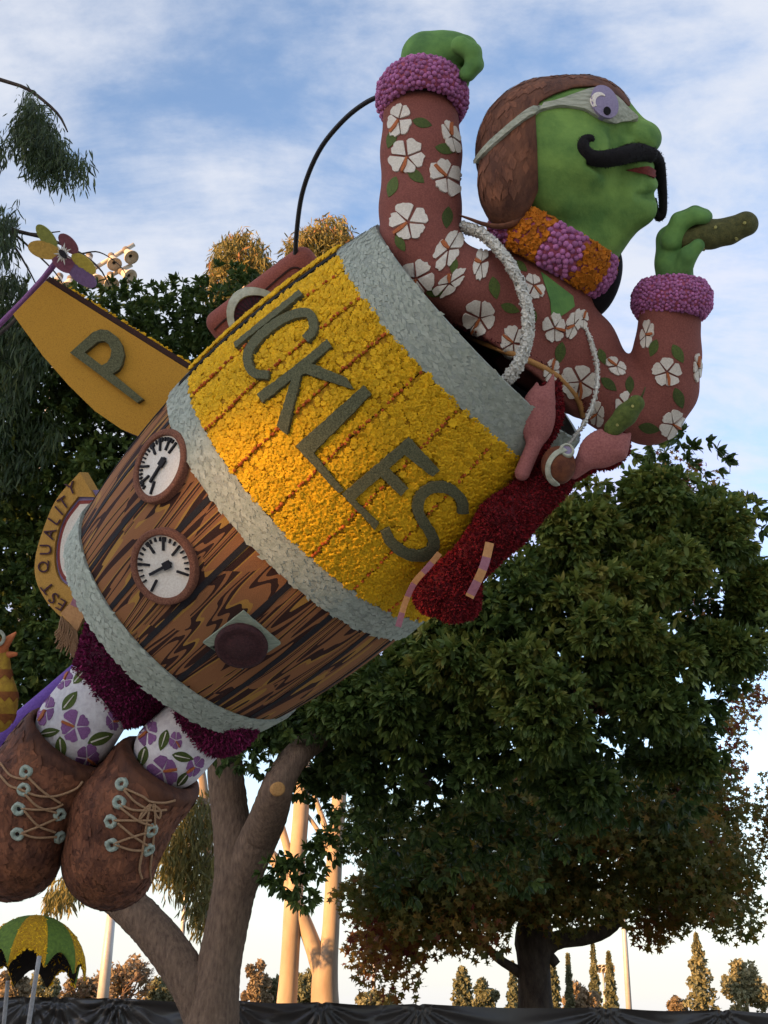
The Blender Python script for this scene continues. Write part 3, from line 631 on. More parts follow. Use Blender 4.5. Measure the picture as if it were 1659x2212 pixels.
FT = [('far_tree', 'low tan bush-like tree under the left half of the parasol', 20, 2090, 90, 'round', m_farrust, .5), ('far_tree', 'olive round tree seen under the right edge of the parasol', 85, 2085, 75, 'round', m_far, .7), ('bare_tree', 'half-bare tan tree between the parasol and the thick grey pole', 168, 2090, 100, 'bare', m_farrust, .4),
      ('bare_tree', 'half-bare golden tree just right of the thick grey pole', 262, 2058, 125, 'bare', m_farrust, .7), ('far_tree', 'round green bush in front of the half-bare golden tree', 335, 2108, 75, 'round', m_far, .45), ('far_tree', 'rusty tree just right of the forked trunk', 553, 2070, 70, 'round', m_farrust, .6), ('far_tree', 'olive tree between the rusty tree and the pale trunk', 592, 2090, 50, 'round', m_far, .4),
      ('far_tree', 'dark green tree between the two pale trunks', 655, 2088, 70, 'round', m_far, .35), ('far_tree', 'broad low green tree right of the pale trunks', 818, 2130, 105, 'round', m_far, .55), ('far_tree', 'tall lumpy tree, first one left of the liquidambar trunk group', 1000, 2090, 50, 'column', m_far, .4), ('far_tree', 'loose round tree with gaps, second left of the liquidambar trunk', 1052, 2098, 62, 'round', m_far, .4),
      ('conifer', 'dark conifer touching the left of the liquidambar trunk', 1110, 2078, 52, 'cone', m_far, .25), ('conifer', 'narrow conifer touching the right of the liquidambar trunk', 1195, 2080, 36, 'column', m_far, .25), ('conifer', 'thin pointed conifer, second right of the liquidambar trunk', 1232, 2062, 26, 'cone', m_far, .3), ('far_tree', 'low salmon-coloured tree below the pointed conifers', 1255, 2118, 95, 'round', m_farrust, .75),
      ('conifer', 'tallest pointed conifer beside the small floodlight mast', 1288, 2040, 42, 'cone', m_far, .3), ('conifer', 'pointed conifer left of the slim light pole', 1322, 2058, 46, 'cone', m_far, .35), ('conifer', 'big broad conifer near the right edge', 1518, 2018, 105, 'cone', m_far, .6), ('far_tree', 'spreading orange-green pine at the right edge', 1615, 2062, 110, 'round', m_far, .75), ('far_tree', 'small russet tree left of the big broad conifer', 1462, 2142, 50, 'round', m_farrust, .6),
      ('far_tree', 'olive tree glimpsed left of the forked trunk', 388, 2120, 60, 'round', m_far, .6)]
for nm, lb, x, top, wd_, sh, m_, tn in FT: far_tree(nm, lb, x, top, wd_, sh, m_, tone=tn, Y=110 + rng.uniform(-8, 8))
# ================================================================== light poles
m_pole = mat('galvanised_pole', (.46, .44, .42), (.38, .36, .34), scale=2, rough=.45, metallic=.2); m_lamp = mat('lamp_housing', (.62, .54, .42), (.50, .43, .33), scale=4, rough=.4); m_lampd = mat('lamp_ballast', (.20, .17, .14), scale=4)
def pole(label, x, y0, top, r, Y, heads=None, hw=0, rows=2):
    b = WY(x, 2200, Y) * (1, 1, 0); h = float(WY(x, top, Y)[2]); t_ = thing('light_pole', label, 'light pole', b, 'light poles around the field'); s = PX(WY(x, 2150, Y))[2] / FPX
    v, f = tube_vf(np.array([b, b + (0, 0, h * .5), b + (0, 0, h)]), [r * s * 1.08, r * s * .9, r * s * .62], 14); obj('shaft', v, f, m_pole, t_)
    if heads:
        for k in range(rows):
            z = h - k * 6 * s; w_ = hw * s; c = b + (0, 0, z); v, f = box_vf(c, (w_, 0, 0), (0, .06, 0), (0, 0, .06)); obj('crossarm', v, f, m_pole, t_)
            for i in range(heads):
                q = c + np.array([-w_ + 2 * w_ * i / (heads - 1), -.25, -.1]); v, f = lathe_vf(q, (0.1, -1, -.5), [(-.25, .1), (0, .22), (.35, .36), (.38, .3)], 10); obj('floodlight', v, f, m_lamp, t_)
pole('thick grey pole right of the parasol', 217, 2150, 1880, 13, 62); pole('slim pole behind the left fork of the trunk', 379, 2150, 1700, 5.5, 80)
pole('distant floodlight pole right of the pale trunks', 806, 2160, 1942, 4, 120, 5, 26); pole('slim light pole right of the liquidambar trunk', 1360, 2160, 1850, 6.5, 70); pole('small floodlight mast among the pointed conifers', 1308, 2160, 2085, 3, 150, 5, 18)
tw = thing('floodlight_tower', 'sunlit floodlight cluster on a mast behind the coloured pinwheel', 'floodlight', WY(215, 2200, 45) * (1, 1, 0))
YT = 45.; mc = WY(148, 622, YT); bs_ = mc * (1, 1, 0)
v, f = tube_vf(np.array([bs_, bs_ + (mc - bs_) * .5, mc]), [.32, .26, .2], 12); obj('shaft', v, f, m_pole, tw)
ARMS = [((150, 612), (290, 528)), ((150, 640), (285, 572))]
for (a, b) in ARMS:
    A, B = WY(*a, YT), WY(*b, YT); v, f = tube_vf(np.array([A, (A + B) / 2, B]), .10, 10); obj('crossarm', v, f, m_lamp, tw)
def flood(px, py, dx, dy, sc=1.0):
    c = WY(px, py, YT - .3); ax_ = WY(px + dx * 3, py + dy * 3, YT - .9) - c; ax_ /= np.linalg.norm(ax_); k = .0205 * sc
    v, f = lathe_vf(c, ax_, [(-14 * k, 4 * k), (-9 * k, 8 * k), (2 * k, 9 * k), (8 * k, 13 * k), (18 * k, 17 * k), (20 * k, 16.5 * k), (12 * k, 4 * k)], 20); g = obj('floodlight', v, f, m_lamp, tw)
    v, f = lathe_vf(c - ax_ * 12 * k, ax_, [(-10 * k, .001), (-10 * k, 8 * k), (2 * k, 8 * k), (2 * k, .001)], 10); obj('ballast', v, f, m_lampd, g)
for q in [(278, 548, 9, 12), (244, 562, 5, 13), (272, 592, 14, 8), (240, 604, 2, 14), (190, 562, -4, 12), (205, 600, 6, 10), (150, 612, -3, 14), (125, 606, -5, 12)]: flood(*q)
# ================================================================== black plastic fence
m_plastic = mat('black_plastic', (.030, .024, .019), (.018, .015, .012), scale=1.5, rough=.34, spec=.55)  # brown tint stands in for the warm reflection of the ground
YF = 25.0; xs = np.linspace(-13.5, 13.5, 900); zs = np.linspace(.03, 1, 42); fen = thing('sheeted_fence', 'low fence sheeted in creased black plastic', 'fence', (0, YF, 0))
ties = [float(WY(px, 2176, YF)[0]) for px in (-170, 60, 128, 240, 262, 500, 695, 905, 1310, 1560, 1780)]
topz = 1.765 + 0 * xs
for a, b in zip(ties[:-1], ties[1:]):
    k = (xs >= a) & (xs <= b); t_ = (xs[k] - a) / (b - a); topz[k] -= .05 * np.sin(math.pi * t_) * min(1, (b - a) / 2) - .02
for a in ties: topz -= .035 * np.exp(-((xs - a) / .05)**2)
g = np.random.default_rng(5); X, Z = np.meshgrid(xs, zs, indexing='ij'); ZZ = Z * topz[:, None]; DY = .03 * np.sin(X * 3.1) * np.cos(Z * 2)
for a in ties:
    dx, dz = X - a, (ZZ - 1.74); rr_ = np.sqrt(dx**2 + dz**2) + .02; th_ = np.arctan2(dx, -dz); n_ = g.integers(11, 17); DY += .045 * np.exp(-rr_ / 1.1) * np.sin(th_ * n_ + g.uniform(0, 6)) * np.clip(rr_ / .12, 0, 1) + .02 * np.exp(-rr_ / .8) * np.sin(th_ * n_ * 2.3 + g.uniform(0, 6)) * np.clip(rr_ / .2, 0, 1)
for _ in range(26):
    x0, s0, k0 = g.uniform(-13, 13), g.uniform(-1.2, 1.2), g.uniform(.04, .12); DY += .016 * np.exp(-(((X - x0) - s0 * (1.7 - ZZ)) / k0)**2)
v = np.stack([X, YF - DY, ZZ], 2).reshape(-1, 3); nz2 = len(zs); i_, j_ = np.meshgrid(np.arange(len(xs) - 1), np.arange(nz2 - 1), indexing='ij'); q = (i_ * nz2 + j_).ravel(); F = np.stack([q, q + nz2, q + nz2 + 1, q + 1], 1)
obj('plastic_sheet', v, F, m_plastic, fen)
for a in ties[::1]: v, f = tube_vf(np.array([(a, YF + .12, 0), (a, YF + .12, .9), (a, YF + .12, 1.70)]), .035, 8); obj('post', v, f, m_pole, fen)
v, f = tube_vf(np.array([(-13.5, YF + .1, 1.69), (0, YF + .1, 1.69), (13.5, YF + .1, 1.69)]), .025, 8); obj('top_rail', v, f, m_pole, fen)
# ================================================================== materials of the float
m_yellow = mat('yellow_blossom', (.93, .57, .012), (.82, .44, .010), scale=60, rough=.7, var=.16, trans=.18)
m_ybase = mat('yellow_ground', (.55, .31, .01), (.30, .14, .006), scale=45, bump=.5)
m_olive = mat('dried_parsley', (.155, .15, .075), (.055, .056, .027), scale=75, rough=.95, bump=.7, bdist=.01)
m_silver = mat('lambs_ear', (.40, .425, .345), (.30, .33, .26), scale=14, rough=.75, bump=.3, bscale=40, var=.10)
m_silverb = mat('lambs_ear_ground', (.34, .36, .30), (.25, .275, .22), scale=20, rough=.8, bump=.6)
m_dark = mat('black_lining', (.006, .006, .007), rough=.95)
m_brownedge = mat('brown_edge', (.055, .022, .014), (.03, .012, .01), scale=80, bump=.4)
m_orangebead = mat('orange_berry', (.55, .13, .015), (.35, .06, .01), scale=60, var=.3)
m_mustard = mat('mustard_seed', (.52, .27, .03), (.38, .18, .02), scale=90, rough=.9, bump=.35, c3=(.48, .24, .028))
m_cork = mat('coffee_rope', (.30, .125, .07), (.14, .05, .03), scale=70, rough=.9, bump=.8, stretch=(1, 1, 1))
m_cream = mat('rice_white', (.78, .72, .62), (.66, .58, .48), scale=60, rough=.85, bump=.25)
m_ink = mat('dark_seed', (.022, .02, .022), (.012, .01, .012), scale=80, bump=.3)
m_plate = mat('eucalyptus_leaf_plate', (.34, .38, .28), (.22, .26, .19), scale=10, stretch=(1, 6, 1), rough=.85, bump=.5)
m_knob = mat('maroon_bean', (.075, .022, .022), (.03, .008, .009), scale=50, rough=.6, bump=.9, bscale=70)
m_tan = mat('tan_seed', (.55, .28, .09), (.42, .20, .06), scale=80, bump=.3)
m_fringe = mat('maroon_fringe', (.13, .008, .012), (.05, .004, .008), scale=60, var=.4)
m_white = mat('white_blossom', (.72, .70, .62), (.55, .52, .43), scale=50, var=.15)
def wood_mat():
    m = bpy.data.materials.new('inlaid_wood'); m.use_nodes = True; t = m.node_tree; bs = t.nodes['Principled BSDF']
    bs.inputs['Roughness'].default_value = .85; bs.inputs['Specular IOR Level'].default_value = .25
    uv = t.nodes.new('ShaderNodeTexCoord').outputs['UV']
    def nz(scale, stretch, dt=2, dist=0):
        q = t.nodes.new('ShaderNodeMapping'); q.inputs['Scale'].default_value = stretch; t.links.new(uv, q.inputs[0])
        n = t.nodes.new('ShaderNodeTexNoise'); n.inputs['Scale'].default_value = scale; n.inputs['Detail'].default_value = dt; n.inputs['Distortion'].default_value = dist
        t.links.new(q.outputs[0], n.inputs[0]); return n.outputs[0]
    def mth(op, a, b):
        n = t.nodes.new('ShaderNodeMath'); n.operation = op
        for i, x in enumerate((a, b)):
            if isinstance(x, (int, float)): n.inputs[i].default_value = x
            else: t.links.new(x, n.inputs[i])
        return n.outputs[0]
    base = nz(1.1, (2.7, .21, 1), 1.8, .16)
    lines = mth('FRACT', mth('MULTIPLY', base, 8.6), 0)
    rp = t.nodes.new('ShaderNodeValToRGB'); rp.color_ramp.interpolation = 'CONSTANT'; e = rp.color_ramp.elements
    B, D, O = (.265, .112, .044, 1), (.036, .014, .010, 1), (.36, .19, .042, 1)
    e[0].position = 0; e[0].color = B; e[1].position = .30; e[1].color = O
    for p_, c_ in ((.40, D), (.62, B), (.76, D), (.90, B)): x = e.new(p_); x.color = c_
    t.links.new(lines, rp.inputs[0])
    big = nz(1.1, (1.6, .8, 1), 1, .3)
    mx = t.nodes.new('ShaderNodeMix'); mx.data_type = 'RGBA'; t.links.new(mth('GREATER_THAN', big, .53), mx.inputs[0])
    base2 = nz(1.0, (2.8, .22, 1), 2, .2); rp2 = t.nodes.new('ShaderNodeValToRGB'); rp2.color_ramp.interpolation = 'CONSTANT'; e = rp2.color_ramp.elements
    e[0].position = 0; e[0].color = B; e[1].position = .46; e[1].color = D
    for p_, c_ in ((.72, O), (.82, B)): x = e.new(p_); x.color = c_
    t.links.new(mth('FRACT', mth('MULTIPLY', base2, 7.0), 0), rp2.inputs[0])
    t.links.new(rp.outputs[0], mx.inputs[6]); t.links.new(rp2.outputs[0], mx.inputs[7])
    g = nz(140, (1, 1, 1), 3); hs = t.nodes.new('ShaderNodeHueSaturation'); mr = t.nodes.new('ShaderNodeMapRange'); t.links.new(g, mr.inputs[0]); mr.inputs[3].default_value = .55; mr.inputs[4].default_value = 1.45
    t.links.new(mr.outputs[0], hs.inputs['Value']); t.links.new(mx.outputs[2], hs.inputs['Color']); t.links.new(hs.outputs[0], bs.inputs['Base Color'])
    b = t.nodes.new('ShaderNodeBump'); b.inputs['Strength'].default_value = .5; b.inputs['Distance'].default_value = .012
    t.links.new(mth('ADD', g, mth('MULTIPLY', lines, .6)), b.inputs['Height']); t.links.new(b.outputs[0], bs.inputs['Normal'])
    return m
m_wood = wood_mat()

# ================================================================== the barrel
AX = RN @ np.array([.705, .657, .259]); AX /= np.linalg.norm(AX)
B0 = W(665, 1075, 12.0)
XV = CO - B0; XV = XV - AX * (XV @ AX); XV /= np.linalg.norm(XV)        # towards the camera
YV = np.cross(AX, XV)
if PX(B0 + YV)[0] > PX(B0)[0]: YV = -YV                                  # towards the upper left
def BR(s): return 1.72 - .058 * (np.asarray(s) - .1)**2
def BP(s, th, h=0.0):
    s = np.asarray(s, float); th = np.asarray(th, float); r = BR(s) + h
    return B0 + s[..., None] * AX + (r * np.cos(th))[..., None] * XV + (r * np.sin(th))[..., None] * YV
barrel = thing('barrel', 'huge tilted pickle barrel with yellow blossom band and grained wood staves', 'barrel', B0 - AX * 2.0)
def shell(name, s0, s1, t0, t1, h0, h1, m, parent, ns=8, nth=4, uvo=0, **kw):
    """a curved slab: inner height h0, outer height h1"""
    s = np.linspace(s0, s1, ns); th = np.linspace(t0, t1, nth); S, T = np.meshgrid(s, th, indexing='ij')
    o = BP(S, T, h1).reshape(-1, 3); i_ = BP(S, T, h0).reshape(-1, 3); n = ns * nth; f = []
    for a in range(ns - 1):
        for b in range(nth - 1):
            q = (a * nth + b, a * nth + b + 1, (a + 1) * nth + b + 1, (a + 1) * nth + b); f.append(q); f.append(tuple(x + n for x in q[::-1]))
    for a in range(ns - 1):
        for b in (0, nth - 1): f.append((a * nth + b, (a + 1) * nth + b, (a + 1) * nth + b + n, a * nth + b + n))
    for b in range(nth - 1):
        for a in (0, ns - 1): f.append((a * nth + b, a * nth + b + 1, a * nth + b + 1 + n, a * nth + b + n))
    uv = np.stack([(T * 1.65 + uvo).ravel(), (S + uvo * 1.7).ravel()], 1); uv = np.concatenate([uv, uv])
    ob = obj(name, np.concatenate([o, i_]), f, m, parent, smooth=None, uv=uv, **kw)
    bm = bmesh.new(); bm.from_mesh(ob.data); bmesh.ops.recalc_face_normals(bm, faces=bm.faces); bm.to_mesh(ob.data); bm.free()
    return ob
# dark inner drum and lining
sv = np.linspace(-2.0, 2.35, 14)
v, f = lathe_vf(B0, AX, [(s, BR(s) - .05) for s in sv] + [(2.35, BR(2.35) - .16)] + [(s, BR(s) - .16) for s in sv[::-1]], 64, XV)
drum = obj('inner_drum', v, f, m_dark, barrel)
v, f = lathe_vf(B0, AX, [(-1.93, .02), (-1.93, BR(-1.9) - .05)], 48, XV); obj('bottom_board', v, f, m_dark, barrel)
NST = 20; dth = 2 * math.pi / NST
for k in range(NST):                                                      # wood staves below the middle hoop
    t0 = k * dth + .05; ob = shell('wood_stave', -1.98, .02, t0 + .012, t0 + dth - .012, -.05, 0.0, m_wood, barrel, 10, 5, uvo=k * 3.37 + .21)
for k in range(NST):                                                      # black seams
    t0 = k * dth + .05; shell('stave_seam', -1.97, .0, t0 - .017, t0 + .017, -.045, .006, m_ink, barrel, 10, 2)
def hoop(s0, s1, h, seed, lip=.03):
    v, f = lathe_vf(B0, AX, [(s0, BR(s0) - .03), (s0, BR(s0) + h)] + [(s, BR(s) + h) for s in np.linspace(s0, s1, 4)[1:-1]] + [(s1, BR(s1) + h), (s1, BR(s1) - .03)], 120, XV)
    ob = obj('hoop', v, f, m_silverb, barrel, smooth=False)
    rng = np.random.default_rng(seed); n = 1700
    s = s0 + (s1 - s0) * rng.random(n) * 1.0; th = rng.uniform(-1.75, 1.75, n)
    P = BP(s, th, h + .003); e1 = -np.sin(th)[:, None] * XV + np.cos(th)[:, None] * YV; nn = np.cos(th)[:, None] * XV + np.sin(th)[:, None] * YV
    a = rng.normal(0, .35, n)[:, None]; nn = nn + .018 * rng.normal(size=nn.shape) ; nn /= np.linalg.norm(nn, axis=1, keepdims=True)
    d = np.cos(a) * e1 + np.sin(a) * AX; d = d - nn * np.einsum('ij,ij->i', d, nn)[:, None]; d /= np.linalg.norm(d, axis=1, keepdims=True)
    R = np.stack([d, np.cross(nn, d), nn], 2); P = P - d * .05
    spread('hoop_leaves', P, R, rng.uniform(.06, .11, n), LEAFT[0] * (1, .75, .10), LEAFT[1], m_silver, ob, rng)
    return ob
hoop(-2.06, -1.74, .035, 1); hoop(-.15, .16, .035, 2); hoop(2.03, 2.45, .04, 3)
# the blossom-covered half: staves with bead seams, and blossoms
s0y, s1y = .17, 2.02; GAP0, GAP1 = rad(71), rad(75.5)
seams = [rad(x) for x in np.arange(-115, 71, 17.0)] + [GAP0]
panels = []
for a, b in zip(seams[:-1], seams[1:]):
    panels.append((shell('blossom_stave', s0y, s1y, a + .004, b - .004, -.03, .03, m_ybase, barrel, 10, 5), a, b, .03))
panels.append((shell('blossom_stave', s0y, s1y, GAP1, rad(112), -.03, .05, m_ybase, barrel, 10, 6), GAP1, rad(112), .055))
shell('dark_gap', s0y - .15, s1y, GAP0 + .002, GAP1 - .001, -.04, .046, m_dark, barrel, 10, 3)
# the letters, traced as outlines
def arc(c, n=40): return smooth_path(c, n)
LETTERS = {
 'I': [[(511.7, 747), (515.6, 758), (659.8, 642.6), (652, 633)]],
 'C': [stroke(arc([(664, 738), (679, 722), (682, 703), (672, 683), (645, 684), (607, 701), (568, 732), (545, 762), (541, 788), (555, 810), (586, 815)]), 19)],
 'K': [[(560.7, 855), (572.3, 873.6), (634, 824), (602.4, 922), (623, 940.7), (655, 816), (664, 811), (766.7, 843.5), (750.5, 818), (678, 789), (720.4, 753), (711, 737), (640, 796)]],
 'L': [[(641.7, 964), (732, 1063.4), (743.6, 1056.5), (679, 979), (803.8, 852.7), (787.5, 834.2)]],
 'E': [[(738.9, 1065.7), (808.4, 1139.8), (817.6, 1126), (766, 1077), (821, 1027), (863.9, 1068), (880.1, 1051.8), (839, 1010), (872, 980), (931, 1026.4), (947.3, 1012.5), (882.5, 943)]],
 'S': [stroke(arc([(996, 1104), (993, 1076), (965, 1051), (925, 1052), (901, 1078), (904, 1110), (926, 1145), (934, 1172), (914, 1194), (878, 1192), (845, 1170), (829, 1140)]), 23)],
}
gs, gt = np.meshgrid(np.linspace(.1, 2.15, 30), np.linspace(-2.1, 2.0, 90), indexing='ij'); gv = BP(gs, gt, .03).reshape(-1, 3)
bv_y = BVHTree.FromPolygons([Vector(p) for p in gv], [(i * 90 + j, i * 90 + j + 1, (i + 1) * 90 + j + 1, (i + 1) * 90 + j) for i in range(29) for j in range(89)])
letter_loops = []
for ch, lp in LETTERS.items():
    drape('letter', [resample(l, 5) + RNG.normal(0, .55, resample(l, 5).shape) for l in lp], bv_y, m_olive, barrel, h=.048, low=.03, step=8, smooth=False); letter_loops += [resample(l, 6) for l in lp]
rng = np.random.default_rng(11); tv, tf = rosette(8, ((.0, .38), (.38, .34), (.85, .62), (1.0, .22)))
sp = .050; PP, NN, SCL = [], [], []
for ob, a, b, h in panels:
    n_th = int((b - a) * 1.70 / sp); 
    for i, s in enumerate(np.arange(s0y + .02, s1y, sp * .87)):
        n = max(2, int((b - a) * float(BR(s)) / sp)); th = a + .012 + (np.arange(n) + (.5 if i % 2 else 0) + rng.uniform(-.28, .28, n)) * (b - a - .03) / n
        ss = s + rng.uniform(-.016, .016, n); PP.append(BP(ss, th, h - .004)); NN.append(np.cos(th)[:, None] * XV + np.sin(th)[:, None] * YV)
        big = np.clip((-th + .35) / .9, 0, 1)                              # larger open blossoms on the lower side
        SCL.append(rng.uniform(.027, .037, n) * (1 + .34 * big))
PP, NN, SCL = np.concatenate(PP), np.concatenate(NN), np.concatenate(SCL)
q = PX(PP); bad = np.zeros(len(PP), bool)
for l in letter_loops: bad |= inside([l], q[:, 0], q[:, 1])
bad |= rng.random(len(PP)) < .03
PP, NN, SCL = PP[~bad], NN[~bad], SCL[~bad]
spread('blossom_cover', PP, frames(NN, rng, .16), SCL, tv, tf, m_yellow, barrel, rng, 'blossom', 300)
bv_, bf_ = bud(5); P_, N_, V_ = [], [], []
for t in seams[:-1]:
    s = np.arange(s0y + .02, s1y, .036); s = s + rng.uniform(-.012, .012, len(s)); th = t + rng.normal(0, .004, len(s))
    k = rng.random(len(s)) < .8; P_.append(BP(s, th, .045)[k]); N_.append((np.cos(th)[:, None] * XV + np.sin(th)[:, None] * YV)[k])
P_, N_ = np.concatenate(P_), np.concatenate(N_); q = PX(P_); bad = np.zeros(len(P_), bool)
for l in letter_loops: bad |= inside([l], q[:, 0], q[:, 1])
P_, N_ = P_[~bad], N_[~bad]
spread('berry_strings', P_, frames(N_, rng, .2), rng.uniform(.013, .021, len(P_)), bv_, bf_, m_orangebead, barrel, rng)
# small bits of the yellow panel edge (dark board showing beside the flap)
# ---- gauges, tangent to the staves
bv_w = bvh_of(*[o for o in barrel.children if o.name.startswith('wood_stave')])
CAMR, CAMU = RN @ np.array([1., 0, 0]), RN @ np.array([0, 1., 0])
def gauge(px, py, R, ticks, needle, longs):
    r = hit(bv_w, px, py); c, n = np.array(r[0]), np.array(r[1]); n = n if n @ (CO - c) > 0 else -n
    e1 = CAMR - n * (CAMR @ n); e1 /= np.linalg.norm(e1); e2 = np.cross(n, e1)
    g = bpy.data.objects.new('gauge', None); g.location = Vector(c) - base_of(barrel); put(g, barrel)
    v, f = lathe_vf(c, n, [(-.10, R), (.035, R), (.046, R * .985), (.052, R * .95), (.052, R * .85), (.046, R * .82), (.02, R * .81)], 56, e1)
    obj('gauge_rim', v, f, m_cork, g)
    v, f = lathe_vf(c, n, [(.024, .001), (.024, R * .815)], 48, e1); obj('dial', v, f, m_cream, g)
    def bar(a0, r0, r1, wd, nm, ht=.034, cx=0, cy=0):
        u = math.cos(rad(a0)) * e1 + math.sin(rad(a0)) * e2; w = np.cross(n, u)
        o_ = c + n * ht + cx * e1 + cy * e2
        v, f = box_vf(o_ + u * (r0 + r1) / 2, u * (r1 - r0) / 2, w * wd / 2, n * .010); obj(nm, v, f, m_ink, g, smooth=False)
    for a in ticks: bar(a, R * .66, R * .77, .016, 'tick')
    for a in longs: bar(a, R * .42, R * .77, .020, 'tick')
    bar(needle, -.05, R * .62, .026, 'needle', .042, .05, .02); bar(needle, -.035, .045, .075, 'needle_hub', .045, .05, .02)
gauge(350, 1008, .365, range(50, 226, 9), 226, (38, 62, 92, 118, 168, 206, 250))
gauge(357, 1223, .36, [x for x in range(-12, 226, 12)], 208, (-12, 48, 88, 128, 178, 240))
# ---- plate with a round knob
pl = drape('square_plate', [(526, 1317), (606, 1386), (524, 1440), (440, 1384)], bv_w, m_plate, barrel, h=.035, low=.02, step=16, smooth=False)
r = hit(bv_w, 523, 1386); c, n = np.array(r[0]), np.array(r[1]); n = n if n @ (CO - c) > 0 else -n
v, f = lathe_vf(c + n * .03, n, [(0, .235), (.03, .25), (.06, .245), (.072, .21), (.06, .17), (.07, .13), (.10, .07), (.105, .004)], 40, CAMR)
obj('knob', v, f, m_knob, pl)
# ---- the hinged plank with the letter P, standing off to the left
flap_d = 12.1
fo = [(28, 679), (99, 606), (424, 809), (392, 862), (318, 951), (262, 927), (205, 888), (148, 832), (92, 768)]
def slab(name, loops, d, th, m, parent, medge=None, dfun=None, **kw):
    """flat piece facing the camera side, real thickness behind it"""
    if not isinstance(loops[0][0], (tuple, list, np.ndarray)): loops = [loops]
    loops = [resample(l, 40) for l in loops]; pts, ed = [], []
    for l in loops: n = len(pts); pts += list(l); ed += [(n + i, n + (i + 1) % len(l)) for i in range(len(l))]
    vo, eo, fo_, *_ = delaunay_2d_cdt([Vector(map(float, p)) for p in pts], ed, [], 0, 1e-4)
    vo = np.array([tuple(x) for x in vo]); cen = np.array([np.mean(vo[list(x)], 0) for x in fo_]); fo_ = [x for x, k in zip(fo_, inside(loops, cen[:, 0], cen[:, 1])) if k]
    dd = np.array([dfun(*p) for p in vo]) if dfun else np.full(len(vo), d)
    a = W(vo[:, 0], vo[:, 1], dd); nrm = np.cross(a[fo_[0][1]] - a[fo_[0][0]], a[fo_[0][2]] - a[fo_[0][0]]); nrm /= np.linalg.norm(nrm)
    if nrm @ (CO - a[0]) < 0: nrm = -nrm
    b = a - nrm * th; n = len(a); F, mi = [], []
    cn = {}
    for x in fo_:
        for p, q_ in zip(x, x[1:] + x[:1]): cn[(p, q_)] = 1
        F += [tuple(x), tuple(i + n for i in x[::-1])]; mi += [0, 0]
    for (p, q_) in cn:
        if (q_, p) not in cn: F.append((p, p + n, q_ + n, q_)); mi.append(1 if medge else 0)
    return obj(name, np.concatenate([a, b]), F, [m] + ([medge] if medge else []), parent, smooth=False, mi=mi, **kw)
def fd(x, y): return 12.35 - .0006 * (x - 28) - .00075 * (y - 600)
fl = slab('hinged_plank', fo, 0, .16, m_mustard, barrel, m_brownedge, dfun=fd)
fl['label'] = 'plank with the letter P standing off the barrel'
Pl = [[(150.8, 761.7), (201, 717), (217, 711), (233, 713), (252, 727), (263, 745), (268, 767), (263, 788), (256, 799), (243.4, 807), (309.5, 862), (296.3, 870)], [(182.5, 761), (211, 738), (224, 736), (234, 743), (240.7, 757), (238, 772), (231, 783), (219.6, 789)]]
slab('letter', Pl, 0, .07, m_olive, fl, dfun=lambda x, y: fd(x, y) - .06)
slab('plank_edge', [(99, 605), (424, 808), (432, 799), (107, 597)], 0, .10, m_brownedge, fl, dfun=lambda x, y: fd(x, y) + .03)
v = []; t_ = rng.random(90)
P_ = W(150 + 300 * t_ * .93, 628 + 187 * t_ * .93 - 4, 12.40 - .0006 * 250 * t_); N_ = np.tile(CAMU, (90, 1)); spread('edge_blossoms', P_, frames(N_, rng, .5), rng.uniform(.012, .03, 90), tv, tf, m_yellow, fl, rng)
# ================================================================== the figure in the barrel
m_skin = mat('green_skin', (.185, .315, .066), (.082, .175, .038), scale=3.2, rough=.85, bump=.6, bscale=28, bdist=.014, detail=9)
m_skin2 = mat('green_hand', (.14, .28, .065), (.075, .17, .045), scale=4, rough=.85, bump=.5, bscale=28, bdist=.012, detail=9)
m_shirt = mat('ground_clove_shirt', (.265, .088, .062), (.165, .050, .038), scale=70, rough=.95, bump=.55, bscale=120, bdist=.008, detail=8)
m_petal = mat('coconut_petal', (.70, .64, .53), (.58, .51, .41), scale=60, rough=.9, bump=.4, bdist=.008)
m_stamen = mat('orange_stamen', (.45, .13, .04), scale=60)
m_mleaf = mat('parsley_leaf', (.085, .115, .022), (.05, .07, .015), scale=60, bump=.4, bdist=.01, orand=.3)
m_hair = mat('bark_hair', (.205, .080, .040), (.088, .034, .020), scale=7, rough=.85, bump=.5, bscale=30, stretch=(1, 1, .35), var=.2, detail=6)
m_mask = mat('silver_leaf_mask', (.48, .48, .36), (.27, .28, .20), scale=12, stretch=(.5, 3, 3), rough=.8, bump=.7, bscale=40)
m_lens = mat('lavender_lens', (.29, .24, .34), (.23, .19, .28), scale=60)
m_black = mat('black_moustache', (.014, .011, .011), (.006, .005, .005), scale=60, rough=.95, var=.4)
m_lip = mat('red_lip', (.20, .035, .025), (.11, .02, .015), scale=50)
m_purple = mat('purple_carnation', (.45, .165, .33), (.32, .095, .225), scale=50, var=.25, rough=.8)
m_purpleb = mat('orange_foam', (.40, .10, .12), (.25, .05, .12), scale=30)
m_orange = mat('orange_marigold', (.62, .21, .012), (.42, .11, .006), scale=50, var=.25)
m_pickle = mat('pickle_green', (.105, .10, .030), (.060, .062, .018), scale=20, rough=.9, bump=.8, bscale=60, detail=6)
m_pickle2 = mat('bright_pickle_green', (.12, .15, .03), (.065, .09, .018), scale=20, rough=.9, bump=.8, bscale=60, detail=6)
m_wart = mat('pale_seed', (.36, .33, .10), scale=60)
m_maroon = mat('maroon_amaranth', (.22, .012, .075), (.085, .005, .03), scale=40, var=.55, rough=.85)
m_maroonb = mat('maroon_ground', (.06, .004, .02), scale=40)
m_sock = mat('white_sock', (.72, .68, .66), (.58, .53, .53), scale=18, rough=.9, bump=.3)
m_viol = mat('violet_petal', (.26, .115, .26), (.18, .07, .185), scale=60, bump=.3, orand=.15)
